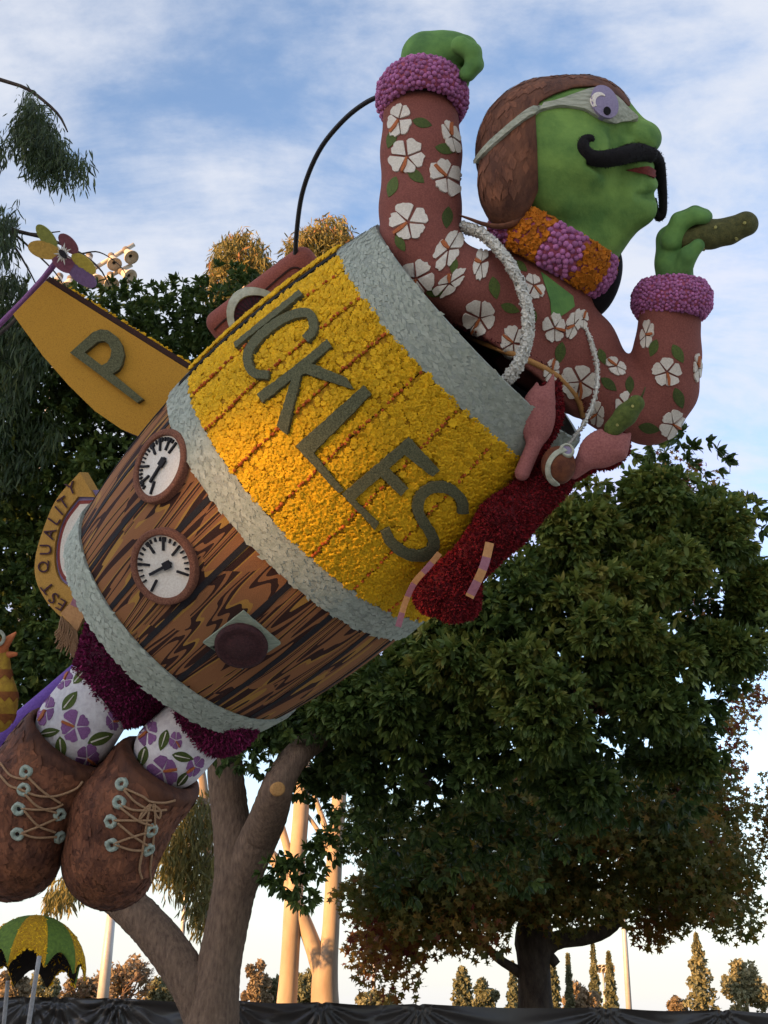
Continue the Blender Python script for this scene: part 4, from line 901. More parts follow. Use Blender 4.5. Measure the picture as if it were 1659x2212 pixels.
m_boot = mat('bark_boot', (.20, .074, .034), (.085, .03, .016), scale=7, rough=.75, bump=.5, bscale=30, var=.36, stretch=(1, 1, .4))
m_lace = mat('jute_lace', (.40, .24, .13), (.28, .16, .08), scale=80, bump=.5)
m_eyelet = mat('sage_eyelet', (.42, .47, .38), (.28, .33, .26), scale=30, bump=.7)
m_wire = mat('black_rod', (.012, .012, .014), rough=.5)
m_pack = mat('terracotta_pack', (.30, .092, .062), (.20, .055, .04), scale=60, bump=.5, bdist=.01, rough=.9)
m_packdark = mat('maroon_disc', (.085, .02, .032), (.04, .01, .016), scale=40, bump=.6)
m_packring = mat('pale_leaf_ring', (.50, .50, .38), (.33, .33, .24), scale=14, bump=.6)

fig = thing('float_figure', 'green-skinned moustached figure in flowered shirt and goggles leaning out of the barrel', 'float figure', W(1080, 790, 11.3))
D0 = 11.2
# ---- shirt: torso and both sleeves, one skin
arm1 = [(908, 205, -85), (910, 330, -30), (908, 450, 25), (908, 535, 62), (945, 588, 82), (1010, 622, 72), (1085, 650, 40)]
rad1 = [80, 85, 86, 87, 80, 82, 95]
arm2 = [(1150, 745, -20), (1240, 790, -22), (1330, 852, -18), (1400, 882, -10), (1434, 838, -4), (1441, 770, 0), (1450, 650, -8)]
rad2 = [90, 92, 82, 76, 73, 72, 66]
def chain(p, r, k=18): return SU(k, *[cap(p[i], p[i + 1], r[i], r[i + 1]) for i in range(len(p) - 1)])
torso = SU(30, cap((1082, 770, -40), (1150, 660, 0), 205, 128), cap((1100, 640, 20), (1240, 760, -10), 95, 100), cap((1040, 640, 10), (1180, 600, 0), 85, 85))
torso = CUT(torso, plane((1082, 776, 0), (-.587, .81, .12)), 6)
f_shirt = SU(22, torso, chain(arm1, rad1), chain(arm2, rad2))
shirt = solid('shirt', f_shirt, (805, 195, -330), (1530, 985, 290), 5.5, D0, m_shirt, fig, smooth_it=2)
bv_s = bvh_of(shirt)
# hibiscus print: raised petals, stamen, leaves
def petal_loops(c, r, sq=1.0, rot=0, k=5, seed=0, notch=.10):
    rr = random.Random(seed); R_ = math.radians(rot); out = []
    a0 = rr.uniform(0, 6.28)
    for i in range(k):
        a = a0 + 2 * math.pi * i / k + rr.uniform(-.10, .10); hw = math.pi / k * rr.uniform(.90, 1.0); pr = rr.uniform(.86, 1.08); pts = [(.10, 0)]
        for t in np.linspace(-1, 1, 9):
            rad_ = (1 - notch * (1 - abs(t)) * .6 - .18 * t**4) * rr.uniform(.93, 1.05) * pr; pts.append((rad_ * math.cos(hw * t * .93), rad_ * math.sin(hw * t * .93)))
        L_ = []
        for x, y in pts:
            X, Y = x * math.cos(a) - y * math.sin(a), x * math.sin(a) + y * math.cos(a)
            X, Y = X * r * sq, Y * r
            L_.append((c[0] + X * math.cos(R_) - Y * math.sin(R_), c[1] + X * math.sin(R_) + Y * math.cos(R_)))
        out.append(L_)
    a = a0 + .3; st = [(.05 * math.cos(a), .05 * math.sin(a)), (.85 * math.cos(a + .12), .85 * math.sin(a + .12))]
    st = [(c[0] + (x * r * sq) * math.cos(R_) - y * r * math.sin(R_), c[1] + (x * r * sq) * math.sin(R_) + y * r * math.cos(R_)) for x, y in st]
    return out, st
def flower(c, r, bv, parent, mp_, ms, sq=1.0, rot=0, seed=0, h=.016, nm='hibiscus_petal'):
    lps, st = petal_loops(c, r, sq, rot, 5, seed)
    q = hit(bv, *c)
    if q[0] is None: return
    g = bpy.data.objects.new('hibiscus_flower', None); g.location = Vector(q[0]) - base_of(parent); put(g, parent)
    for l in lps: drape(nm, l, bv, mp_, g, h=h, low=.015, step=9)
    mx, my = (st[0][0] + st[1][0]) / 2, (st[0][1] + st[1][1]) / 2
    drape('stamen', stroke([st[0], (mx + .05 * (st[1][1] - st[0][1]), my), st[1]], [r * .10, r * .16, r * .12]), bv, ms, g, h=h + .012, low=.01, step=9)
def leafp(c, r, rot, bv, parent, m, sq=.55, vein=None, h=.006):
    R_ = math.radians(rot); pts = []
    for t in np.linspace(0, 1, 9): pts.append((-1 + 2 * t, sq * math.sin(math.pi * t)**.8 * (1 - .25 * t)))
    for t in np.linspace(1, 0, 9)[1:-1]: pts.append((-1 + 2 * t, -sq * math.sin(math.pi * t)**.8 * (1 - .25 * t)))
    P_ = [(c[0] + r * (x * math.cos(R_) - y * math.sin(R_)), c[1] + r * (x * math.sin(R_) + y * math.cos(R_))) for x, y in pts]
    o = drape('leaf_print', P_, bv, m, parent, h=h, low=.015, step=9)
    if vein and o:
        V_ = [(c[0] + r * x * math.cos(R_), c[1] + r * x * math.sin(R_)) for x in (-.75, 0, .6)]; drape('leaf_vein', stroke(V_, [r * .10, r * .08, r * .03]), bv, vein, o, h=h + .006, low=.01, step=9)
for i, (x, y, r, sq, ro) in enumerate([(863, 260, 40, .66, 20), (880, 340, 41, .95, 0), (963, 384, 44, .72, -28), (974, 296, 42, .42, -22), (882, 482, 45, 1, 0), (900, 602, 40, .98, 0), (968, 540, 52, .50, 28), (1004, 520, 34, .38, -10),
        (1038, 570, 42, .42, 8), (970, 612, 46, .45, 55), (1036, 686, 40, .95, 0), (1152, 618, 32, .7, -20), (1197, 708, 36, .72, 0), (1238, 702, 36, .45, 20), (1108, 742, 38, .8, 0), (1253, 824, 42, 1, 0), (1330, 792, 30, .55, -50), (1397, 725, 34, .45, 10),
        (1440, 804, 35, 1, 0), (1452, 916, 34, .85, 20), (1352, 876, 34, .8, 0), (1506, 795, 30, .35, 0), (1290, 893, 30, .6, 0), (1258, 690, 22, .5, 0), (1190, 800, 30, .6, 20)]):
    flower((x, y), r, bv_s, fig, m_petal, m_stamen, sq, ro, seed=i + 3)
for x, y, r, ro in [(912, 266, 22, 15), (963, 322, 24, 10), (898, 380, 24, 40), (848, 404, 24, 110), (865, 526, 20, 60), (966, 470, 24, 95), (1068, 622, 25, 80), (1102, 666, 22, 20), (1062, 762, 22, 10), (1412, 752, 20, 110), (1464, 764, 23, 60),
        (1466, 860, 24, 70), (1360, 832, 20, 90), (1402, 925, 24, 10), (1210, 762, 24, 100), (980, 575, 18, 100), (1315, 830, 22, 40), (1148, 690, 22, 110), (940, 632, 20, 0), (1125, 575, 18, 40), (846, 300, 22, 110), (1300, 770, 18, 70)]:
    leafp((x, y), r, ro, bv_s, fig, m_mleaf)
# chest skin in the open collar
drape('chest', [(1168, 588), (1236, 640), (1240, 662), (1222, 676), (1192, 694), (1188, 650)], bv_s, m_skin2, fig, h=.012, step=10)
# hem: seed trim and fringe
hem = smooth_path([(884, 628), (925, 672), (968, 709), (1035, 743), (1110, 773), (1180, 806), (1222, 838), (1248, 872), (1258, 905)], 50)
hp = lay_path(hem + np.array([3, -6]), bv_s, -.01, 70); v, f = tube_vf(hp, .033, 8); obj('hem_trim', v, f, m_tan, fig)
rng = np.random.default_rng(3); hp2 = lay_path(hem + np.array([7, -15]), bv_s, .0, 420); hp2 += rng.normal(0, .009, hp2.shape)
spread('hem_fringe', hp2, frames(np.tile((CO - hp2[0]) / np.linalg.norm(CO - hp2[0]), (len(hp2), 1)), rng, .8), rng.uniform(.012, .03, len(hp2)), LEAFT[0], LEAFT[1], m_fringe, fig, rng)
# ---- head
skull = SU(25, ell((1197, 330, 0), (160, 158, 135)), ell((1266, 270, 0), (104, 100, 112)))
face = SU(30, skull, cap((1235, 415, 5), (1345, 415, 12), 108, 66), cap((1318, 462, 5), (1215, 545, -10), 66, 108), ell((1258, 338, 84), (74, 66, 56)), cap((1345, 468, 8), (1268, 535, 0), 34, 60))
face = SU(16, face, ball((1379, 449, 14), 41), ell((1370, 362, 18), (44, 38, 52)), cap((1343, 248, 12), (1380, 295, 18), 30, 36))
face = SU(7, face, ell((1387, 298, 28), (43, 39, 52)), ell((1350, 312, 58), (28, 22, 26)), ell((1396, 398, 14), (26, 21, 40)))
face = SUB(face, SU(8, cap((1270, 352, 128), (1312, 374, 108), 5, 9), cap((1312, 374, 108), (1372, 376, 72), 9, 9)), 16)
face = SUB(face, SU(8, cap((1340, 262, 92), (1326, 292, 102), 8, 9), cap((1326, 292, 102), (1322, 330, 104), 9, 5)), 14)
face = SUB(face, cap((1380, 424, 66), (1412, 424, 20), 7, 7), 12)
head = solid('head', face, (1020, 150, -175), (1440, 640, 190), 4.2, D0, m_skin, fig, smooth_it=2)
rim = [(990, 530), (990, 100), (1420, 100), (1420, 275), (1376, 252), (1352, 226), (1322, 203), (1286, 188), (1240, 190), (1196, 205), (1166, 221), (1157, 250), (1161, 330), (1163, 412), (1146, 452), (1118, 482), (1083, 500), (1040, 500)]
hairf = CUT(SU(20, ell((1195, 330, 0), (168, 166, 146)), ell((1262, 268, 0), (112, 107, 122)), ell((1100, 400, 72), (68, 104, 78), rot=-4)), poly2d(rim), 6)
hair = solid('hair', hairf, (1010, 140, -200), (1410, 540, 190), 4.5, D0, m_hair, fig, smooth_it=2)
p_, n_ = sample_on(hair, 900, np.random.default_rng(5), lambda p, n: n @ (CO - p[0]) > -.4 * 12)
rng = np.random.default_rng(6)
dn = RN @ np.array([.05, -1, 0.]); d_ = dn + .25 * rng.normal(size=p_.shape); nn_ = n_ + .02 * rng.normal(size=n_.shape); nn_ /= np.linalg.norm(nn_, axis=1, keepdims=True)
d_ = d_ - nn_ * np.einsum('ij,ij->i', d_, nn_)[:, None]; d_ /= np.linalg.norm(d_, axis=1, keepdims=True)
tp = PX(p_ + d_ * .2); kk = poly2d(rim)(tp[:, 0], tp[:, 1], 0) < -14; p_, nn_, d_ = p_[kk], nn_[kk], d_[kk]
spread('bark_flakes', p_ + nn_ * .003 - d_ * .07, np.stack([d_, np.cross(nn_, d_), nn_], 2), rng.uniform(.10, .19, len(p_)), LEAFT[0] * (1, .8, .03), LEAFT[1], m_hair, hair, rng)
v, f = tube_vf(W(*smooth_path([(1136, 462, 10.72), (1110, 482, 10.68), (1080, 489, 10.7), (1045, 484, 10.75), (1015, 473, 10.8), (992, 465, 10.85)], 20).T), np.linspace(.055, .012, 20), 10, flat=.6); obj('hair_lock', v, f, m_hair, hair, var=np.full(len(v), .4))
fh = solid('far_hair', SU(10, ell((1296, 606, -25), (44, 86, 55), rot=18), cap((1306, 560, -30), (1268, 668, -20), 26, 20)), (1190, 490, -160), (1350, 720, 20), 6, D0, m_black, head)  # flap on the far side, its shade put into the black colour
bv_h = bvh_of(head, hair)
mask = [(1028, 358), (1030, 346), (1060, 310), (1110, 264), (1154, 233), (1200, 222), (1250, 205), (1275, 197), (1300, 197), (1330, 214), (1352, 236), (1376, 258), (1372, 263), (1345, 264), (1322, 268), (1290, 256), (1262, 240), (1230, 234), (1200, 234), (1155, 248), (1105, 284), (1060, 325)]
mk = drape('goggle_band', smooth_path(mask + mask[:1], 90)[:-1], bv_h, m_mask, head, h=.035, low=.03, step=7)
bv_m = bvh_of(mk, head)
def ellp(c, a, b, rot, n=28, a0=0, a1=360):
    t = np.radians(np.linspace(a0, a1, n, endpoint=(a1 - a0) % 360 != 0)); R_ = math.radians(rot)
    return [(c[0] + a * math.cos(x) * math.cos(R_) - b * math.sin(x) * math.sin(R_), c[1] + a * math.cos(x) * math.sin(R_) + b * math.sin(x) * math.cos(R_)) for x in t]
ln = drape('lens', ellp((1300, 229), 25, 34, -24), bvh_of(head), m_lens, fig, h=.062, low=.02, step=7)
bv_l = bvh_of(ln)
drape('pupil', ellp((1311, 240), 7.5, 9, -20, 18), bv_l, m_black, ln, h=.008, low=.01, step=6)
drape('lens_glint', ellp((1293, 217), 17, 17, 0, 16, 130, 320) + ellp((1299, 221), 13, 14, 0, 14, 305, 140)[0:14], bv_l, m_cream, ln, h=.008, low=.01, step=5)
drape('lips', [(1352, 368), (1375, 362), (1398, 360), (1416, 368), (1424, 386), (1412, 386), (1395, 377), (1372, 372)], bv_h, m_lip, head, h=.02, step=7)
ms = smooth_path([(1283, 305, 10.62), (1274, 300, 10.62), (1262, 306, 10.62), (1259, 322, 10.60), (1275, 339, 10.62), (1305, 343, 10.66), (1338, 338, 10.72), (1362, 331, 10.80), (1385, 329, 10.90), (1406, 334, 11.0)], 44)
v1, f1 = tube_vf(W(*ms.T), np.interp(np.linspace(0, 1, 44), [0, .08, .3, .55, .8, 1], [.018, .040, .064, .078, .086, .080]), 12)
ms2 = smooth_path([(1396, 331, 10.98), (1414, 339, 11.1), (1424, 358, 11.2), (1429, 395, 11.3), (1432, 430, 11.35), (1431, 462, 11.38), (1422, 470, 11.38), (1417, 452, 11.38), (1416, 428, 11.38)], 40)
v2, f2 = tube_vf(W(*ms2.T), np.interp(np.linspace(0, 1, 40), [0, .15, .5, .8, 1], [.072, .065, .042, .038, .012]), 12)
v, f = join_vf([(v1, f1), (v2, f2)]); mst = obj('moustache', v, f, m_black, fig, var=np.full(len(v), .3))
p_, n_ = sample_on(mst, 2600, np.random.default_rng(8)); rng = np.random.default_rng(9); spread('moustache_bristle', p_, frames(n_, rng, .8)[:, :, [2, 0, 1]], rng.uniform(.010, .022, len(p_)), LEAFT[0] * (1, .5, 1), LEAFT[1], m_black, mst, rng)
# ---- hands
f1 = SU(14, cap((905, 190, -85), (925, 125, -85), 46, 56), cap((925, 125, -85), (975, 112, -80), 56, 42), cap((960, 108, -80), (1000, 108, -60), 42, 34))
fing = []
for j, (w0, xo) in enumerate([(-20, 0), (-50, 3), (-80, 2), (-108, -3)]):
    fing.append(SU(5, cap((995 + xo, 98, w0), (1018 + xo, 112, w0 + 4), 21, 20), cap((1018 + xo, 112, w0 + 4), (1024 + xo, 140, w0 + 8), 19, 18), cap((1024 + xo, 140, w0 + 8), (1008 + xo, 160, w0 + 10), 18, 17)))
thumb = SU(8, cap((975, 150, -55), (993, 168, -50), 22, 17), cap((993, 168, -50), (1000, 180, -50), 16, 14))
hand1f = f1
for g in fing: 
    hand1f = (lambda a, b: SU(3, a, b))(hand1f, g)
hand1f = SUB(SU(8, hand1f, cap((930, 160, -60), (985, 168, -50), 34, 18)), cap((985, 150, 14), (1000, 128, 12), 10, 9), 8)
hand1f = SU(4, hand1f, thumb)
solid('hand', hand1f, (850, 58, -170), (1060, 230, 40), 3.2, 11.2, m_skin2, fig, smooth_it=2)
h2 = SU(12, cap((1462, 640, -10), (1455, 570, -10), 42, 40), cap((1455, 570, -10), (1450, 520, -20), 38, 34))
for j, (w0, dx, dy) in enumerate([(18, 0, 0), (-8, 2, -4), (-34, 4, -2), (-56, 4, 6)]):
    h2 = SU(5, h2, cap((1452, 520, w0 - 6), (1468, 482 + dy, w0), 26, 20), cap((1468, 482 + dy, w0), (1500 + dx, 466 + dy, w0 + 6), 20, 18), cap((1500 + dx, 466 + dy, w0 + 6), (1520 + dx, 470 + dy, w0 + 6), 18, 16))
h2 = SU(7, h2, cap((1470, 590, 18), (1486, 552, 34), 24, 20), cap((1486, 552, 34), (1508, 530, 36), 19, 15))
solid('hand', h2, (1400, 435, -110), (1560, 650, 90), 3.2, 11.15, m_skin2, fig, smooth_it=2)
pk = solid('pickle', SU(14, cap((1488, 518, 6), (1535, 506, 8), 26, 30), cap((1535, 506, 8), (1572, 500, 8), 30, 27), cap((1572, 500, 8), (1612, 483, 8), 27, 27)), (1445, 440, -50), (1660, 565, 60), 3.2, 11.15, m_pickle, None)
tag(pk, 'long dark green pickle held up in the green hand on the right', 'pickle')
bv_p = bvh_of(pk); rng = np.random.default_rng(12)
for x, y in ((1545, 492), (1608, 482), (1520, 538), (1590, 515)): drape('wart', ellp((x, y), 3.4, 3.4, 0, 8), bv_p, m_wart, pk, h=.012, step=4)
# ---- cuffs of carnation buds, scarf
bdv, bdf = bud(7)
def ring_of_buds(name, c, axis, r, hgt, mb, mbase, parent, size, seed, sect=None, single=0, bulge=.06, lo=-1, e0=None):
    a = np.asarray(axis, float); a /= np.linalg.norm(a)
    prof = [(-hgt / 2, r * .86), (-hgt / 2, r), (-hgt * .2, r + bulge), (hgt * .2, r + bulge), (hgt / 2, r), (hgt / 2, r * .86)]
    v, f = lathe_vf(c, a, prof, 48, e0); o = obj(name, v, f, mbase, parent)
    rng = np.random.default_rng(seed); p, n = sample_on(o, 9000, rng); k = thin(p, size * 1.45); p, n = p[k], n[k]
    if sect is None: spread('bud_cover', p, frames(n, rng, .2), rng.uniform(.85, 1.15, len(p)) * size, bdv, bdf, mb, o, rng, 'bud', single)
    else:
        q = p - c; ang = np.arctan2(q @ np.cross(a, e0), q @ e0); s = np.floor((ang + sect[1]) / sect[0]).astype(int) % 2
        spread('purple_bud_cover', p[s == 0], frames(n[s == 0], rng, .2), rng.uniform(.9, 1.15, (s == 0).sum()) * size, bdv, bdf, mb, o, rng, 'bud', single)
        rv, rf = rosette(7, wav=.2); spread('marigold_cover', p[s == 1], frames(n[s == 1], rng, .2), rng.uniform(1.0, 1.3, (s == 1).sum()) * size, rv, rf, m_orange, o, rng, 'marigold', single)
    return o
ax1 = W(910, 190, 11.61) - W(910, 300, 11.36)
ring_of_buds('cuff', W(912, 212, 11.52), ax1, .385, .36, m_purple, m_purpleb, fig, .026, 21, single=100)
ax2 = W(1452, 640, 11.24) - W(1450, 700, 11.22)
ring_of_buds('cuff', W(1451, 650, 11.22), ax2, .315, .33, m_purple, m_purpleb, fig, .0195, 22, single=60)
axs = W(1222, 470, 11.15) - W(1165, 570, 11.25)
e0 = CO - W(1180, 545, 11.2); e0 = e0 - axs * (e0 @ axs) / (axs @ axs); e0 /= np.linalg.norm(e0)
ring_of_buds('scarf', W(1192, 538, 11.2), axs, .59, .40, m_purple, m_purpleb, fig, .029, 23, sect=(rad(33), rad(9)), single=60, e0=e0)
# ---- white blossom braces from the barrel rim over the shoulders (barrel parts)
def brace(pts, r, seed, bs=1.0):
    c = W(*smooth_path(pts, 46).T); v, f = tube_vf(c, r, 10, flat=.55); o = obj('shoulder_strap', v, f, m_white, barrel, var=np.full(len(v), .4))
    rng = np.random.default_rng(seed); p, n = sample_on(o, 5000, rng); k = thin(p, .028); rv, rf = rosette(5); spread('strap_blossoms', p[k], frames(n[k], rng, .4), rng.uniform(.018, .03, len(k)) * bs, rv, rf, m_white, o, rng, 'blossom', 60)
brace([(1000, 492, 10.95), (1040, 505, 10.78), (1085, 548, 10.60), (1122, 610, 10.48), (1140, 680, 10.40), (1137, 740, 10.35), (1115, 795, 10.32), (1080, 838, 10.35)], .066, 31)
brace([(1243, 668, 10.95), (1268, 715, 10.85), (1287, 775, 10.75), (1290, 830, 10.68), (1278, 880, 10.62), (1255, 925, 10.58), (1225, 965, 10.6)], .026, 32, .6)
# ---- legs: trousers, socks, boots
DL = 12.35
def fuzz(o, n, m, seed, size=(.03, .06), keep=None):
    rng = np.random.default_rng(seed); p, nn = sample_on(o, n, rng, keep); R = frames(nn, rng, .7)[:, :, [2, 0, 1]]
    spread('tuft_cover', p, R, rng.uniform(*size, len(p)), LEAFT[0] * (1, .8, 1), LEAFT[1], m, o, rng)
tr1 = solid('trouser_leg', SU(20, cap((300, 1370, -10), (258, 1460, 10), 112, 98), ball((275, 1475, 15), 92)), (140, 1240, -150), (430, 1600, 150), 7, DL, m_maroonb, fig)
tr2 = solid('trouser_leg', SU(20, cap((490, 1470, 40), (470, 1538, 66), 90, 93)), (350, 1350, -120), (600, 1650, 140), 7, DL, m_maroonb, fig)
fuzz(tr1, 16000, m_maroon, 41); fuzz(tr2, 12000, m_maroon, 42)
sk1 = solid('sock', cap((232, 1478, 5), (166, 1572, 5), 82, 90), (60, 1370, -120), (330, 1680, 130), 6, DL, m_sock, fig)
sk2 = solid('sock', cap((425, 1570, 30), (370, 1625, 40), 78, 82), (270, 1480, -80), (520, 1720, 150), 6, DL, m_sock, fig)
bv_k1, bv_k2 = bvh_of(sk1), bvh_of(sk2)
m_svein = m_petal
for i, (x, y, r, sq, ro) in enumerate([(163, 1570, 36, 1, 0), (100, 1532, 36, .55, 18), (188, 1638, 34, .8, 15), (140, 1470, 26, .6, 40), (243, 1558, 24, .6, 0)]): flower((x, y), r, bv_k1, fig, m_viol, m_stamen, sq, ro, seed=i + 50, h=.008)
for x, y, r, ro in [(151, 1514, 26, -52), (108, 1582, 22, -10), (132, 1616, 26, 85), (217, 1595, 30, -20), (172, 1462, 20, -50)]: leafp((x, y), r, ro, bv_k1, fig, m_mleaf, .52, m_petal)
for i, (x, y, r, sq, ro) in enumerate([(352, 1665, 36, 1, 0), (320, 1580, 32, .7, 10), (380, 1600, 22, .7, 0), (420, 1655, 28, .6, 30)]): flower((x, y), r, bv_k2, fig, m_viol, m_stamen, sq, ro, seed=i + 70, h=.008)
for x, y, r, ro in [(354, 1599, 24, 108), (309, 1635, 24, 105), (395, 1635, 24, 12), (395, 1682, 20, -50)]: leafp((x, y), r, ro, bv_k2, fig, m_mleaf, .52, m_petal)
bt1 = CUT(SU(30, cap((215, 1500, 0), (125, 1650, 0), 100, 112), cap((125, 1650, 0), (45, 1740, 10), 112, 112), cap((45, 1740, 10), (22, 1835, 15), 112, 113)), plane((150, 1592, 0), (.55, -.75, .40)), 8)
bt2 = CUT(SU(30, cap((420, 1560, 40), (330, 1680, 45), 92, 98), cap((330, 1680, 45), (262, 1765, 60), 98, 106), cap((262, 1765, 60), (234, 1866, 65), 106, 101)), plane((352, 1652, 40), (.55, -.75, .40)), 8)
bt2 = SUB(bt2, cap((425, 1560, 30), (365, 1632, 40), 80, 83), 4); bt1 = SUB(bt1, cap((232, 1478, 5), (160, 1580, 5), 84, 92), 4)
boots = [solid('boot', bt1, (-110, 1480, -140), (320, 1965, 150), 6, DL, m_boot, fig, smooth_it=2), solid('boot', bt2, (105, 1560, -100), (450, 1985, 190), 6, DL, m_boot, fig, smooth_it=2)]
for i, o in enumerate(boots):
    rng = np.random.default_rng(60 + i); p, n = sample_on(o, 2600, rng, lambda p, n: np.einsum('ij,ij->i', n, CO - p) > -2); pq = PX(p); ww = (DL - pq[:, 2]) * FPX / DL; k_ = [plane((150, 1592, 0), (.55, -.75, .40)), plane((352, 1652, 40), (.55, -.75, .40))][i](pq[:, 0], pq[:, 1], ww) < -26; p, n = p[k_], n[k_]; R = frames(n, rng, .02)
    sq_ = (np.array([(-.5, -.35, 0), (.5, -.35, 0), (.5, .35, 0), (-.5, .35, 0)]), np.array([(0, 1, 2, 3)]))
    spread('bark_patches', p + n * .006, R, rng.uniform(.06, .15, len(p)), *sq_, m_boot, o, rng, smooth=False)
bvb = [bvh_of(o) for o in boots]
def C3(x, y): return (x * .2728, 1371.5 + y * .2728)
EYE_L = [(210, 1085), (190, 1225), (150, 1375), (140, 1575), (470, 1420), (465, 1600)]
EYE_R = [(965, 1185), (945, 1325), (880, 1475), (890, 1660), (1172, 1695), (1195, 1545)]
for bi, lst in ((0, EYE_L), (1, EYE_R)):
    for x, y in lst:
        px, py = C3(x, y); r = hit(bvb[bi], px, py)
        while r[0] is None: px -= 4; r = hit(bvb[bi], px, py)
        c, n = np.array(r[0]), np.array(r[1]); n = n if n @ (CO - c) > 0 else -n
        a = np.linspace(0, 2 * math.pi, 9)[:-1]
        v, f = lathe_vf(c, n, [(.0, .022), (.025, .026), (.042, .042), (.04, .058), (.02, .07), (-.02, .072)], 14); v = v + RNG.normal(0, .004, v.shape)
        e_ = obj('eyelet', v, f, m_eyelet, boots[bi]); v, f = lathe_vf(c, n, [(.006, .001), (.006, .03)], 12); obj('eyelet_hole', v, f, m_ink, boots[bi])
LACES = [(0, [(0, 1010), (80, 1110), (180, 1140), (215, 1115)]), (0, [(0, 1110), (70, 1190), (150, 1220), (300, 1275), (450, 1275), (600, 1220), (655, 1160)]), (0, [(225, 1130), (340, 1240), (480, 1335)]), (0, [(195, 1260), (300, 1360), (450, 1410)]),
  (0, [(170, 1375), (300, 1385), (440, 1370), (500, 1340)]), (0, [(190, 1390), (300, 1510), (440, 1565)]), (0, [(160, 1575), (300, 1520), (470, 1445)]), (0, [(165, 1570), (280, 1605), (450, 1600)]),
  (1, [(985, 1215), (1130, 1280), (1190, 1320), (1300, 1330), (1390, 1310)]), (1, [(980, 1225), (1080, 1330), (1210, 1390), (1320, 1385)]), (1, [(950, 1340), (1050, 1385), (1190, 1390)]), (1, [(950, 1365), (1090, 1470), (1210, 1515)]), (1, [(900, 1470), (1050, 1470), (1200, 1470)]),
  (1, [(930, 1490), (1050, 1590), (1170, 1670)]), (1, [(900, 1655), (1050, 1600), (1190, 1560)]), (1, [(900, 1660), (1050, 1705), (1180, 1705)]),
  (1, [(1190, 1340), (1160, 1500), (1130, 1700), (1105, 1850), (1125, 1930)]), (1, [(1225, 1340), (1228, 1450), (1212, 1650), (1190, 1850), (1195, 1950)]), (1, [(1190, 1340), (1130, 1400), (1105, 1460), (1150, 1410), (1200, 1340)]), (1, [(1210, 1340), (1268, 1390), (1262, 1450), (1232, 1420), (1205, 1345)])]
for bi, pts in LACES:
    c = lay_path([C3(*p) for p in pts], bvb[bi], .035, 22); v, f = tube_vf(c, .0125, 6); obj('lace', v, f, m_lace, boots[bi])
# ---- rucksack with a round window behind the barrel, and the bent rod
pack = thing('rucksack', 'terracotta rucksack with a round window behind the barrel', 'rucksack', W(590, 660, 13.0))
def rbox(c, hx, hy, hw, r, rot):
    cs, sn = math.cos(rad(rot)), math.sin(rad(rot))
    def f(x, y, w):
        X, Y, Z = x - c[0], y - c[1], w - c[2]; X, Y = X * cs + Y * sn, -X * sn + Y * cs
        q = [np.abs(X) - hx + r, np.abs(Y) - hy + r, np.abs(Z) - hw + r]; q = np.broadcast_arrays(*q)
        return np.sqrt(sum(np.maximum(k, 0)**2 for k in q)) + np.minimum(np.maximum(np.maximum(q[0], q[1]), q[2]), 0) - r
    return f
body = solid('pack_body', rbox((584, 656, 0), 140, 62, 90, 26, -37), (420, 520, -120), (760, 820, 120), 5, 13.0, m_pack, pack, smooth_it=1)
bv_pk = bvh_of(body)
drape('seam', stroke(smooth_path([(464, 712), (490, 688), (548, 648), (608, 596), (636, 578), (668, 590)], 20), 3.5), bv_pk, m_brownedge, pack, h=.012, step=10)
wc = (553, 684)
drape('window_ring', [ellp(wc, 62, 60, 0, 40), ellp(wc, 47, 45, 0, 30)], bv_pk, m_packring, pack, h=.05, low=.03, step=9)
wn = drape('window_disc', ellp(wc, 47, 45, 0, 30), bv_pk, m_packdark, pack, h=.02, step=12)
bvw = bvh_of(wn)
for a in range(150, 330, 13): drape('window_spoke', stroke([(wc[0] + 24 * math.cos(rad(a)), wc[1] + 24 * math.sin(rad(a))), (wc[0] + 43 * math.cos(rad(a)), wc[1] + 43 * math.sin(rad(a)))], 2.4), bvw, m_ink, wn, h=.01, step=10)
rod = W(*smooth_path([(636, 640, 12.7), (637, 590, 12.65), (641, 500, 12.5), (655, 410, 12.35), (690, 325, 12.1), (740, 262, 11.9), (790, 222, 11.75), (840, 200, 11.6)], 40).T)
v, f = tube_vf(rod, .026, 8); tag(obj('bent_rod', v, f, m_wire), 'thin black rod curving from the rucksack up to the raised cuff', 'rod')
# ================================================================== lobster with goggles
m_lob = mat('red_lobster_fur', (.24, .010, .014), (.12, .005, .009), scale=40, var=.5, rough=.9)
m_lobb = mat('red_lobster_ground', (.12, .006, .01), (.06, .004, .006), scale=30, bump=.5)
m_claw = mat('pink_claw_felt', (.36, .135, .115), (.25, .085, .075), scale=60, rough=.95, bump=.35, bdist=.008)
m_helm = mat('brown_helmet', (.17, .055, .022), (.085, .025, .012), scale=14, bump=.3)
m_scarf_o = mat('apricot_ribbon', (.50, .27, .11), (.40, .20, .08), scale=30)
m_scarf_p = mat('pink_ribbon', (.33, .15, .19), (.26, .11, .14), scale=30)
DLB = 10.55
lob = thing('lobster', 'fuzzy red lobster with brown helmet and goggles clinging to the barrel rim', 'lobster', W(1000, 1300, 10.6))
body = solid('body', SU(20, cap((1192, 1036, 0), (1090, 1128, 20), 42, 52), cap((1090, 1128, 20), (1000, 1235, 12), 52, 40)), (890, 950, -90), (1260, 1330, 110), 5, DLB, m_lobb, lob)
tail = solid('tail_fan', SU(9, cap((1000, 1232, 12), (938, 1285, 12), 42, 42), cap((992, 1240, 12), (975, 1306, 16), 40, 36), cap((998, 1240, 8), (1004, 1306, 2), 38, 31)), (880, 1190, -60), (1060, 1365, 90), 4.5, DLB, m_lobb, lob)
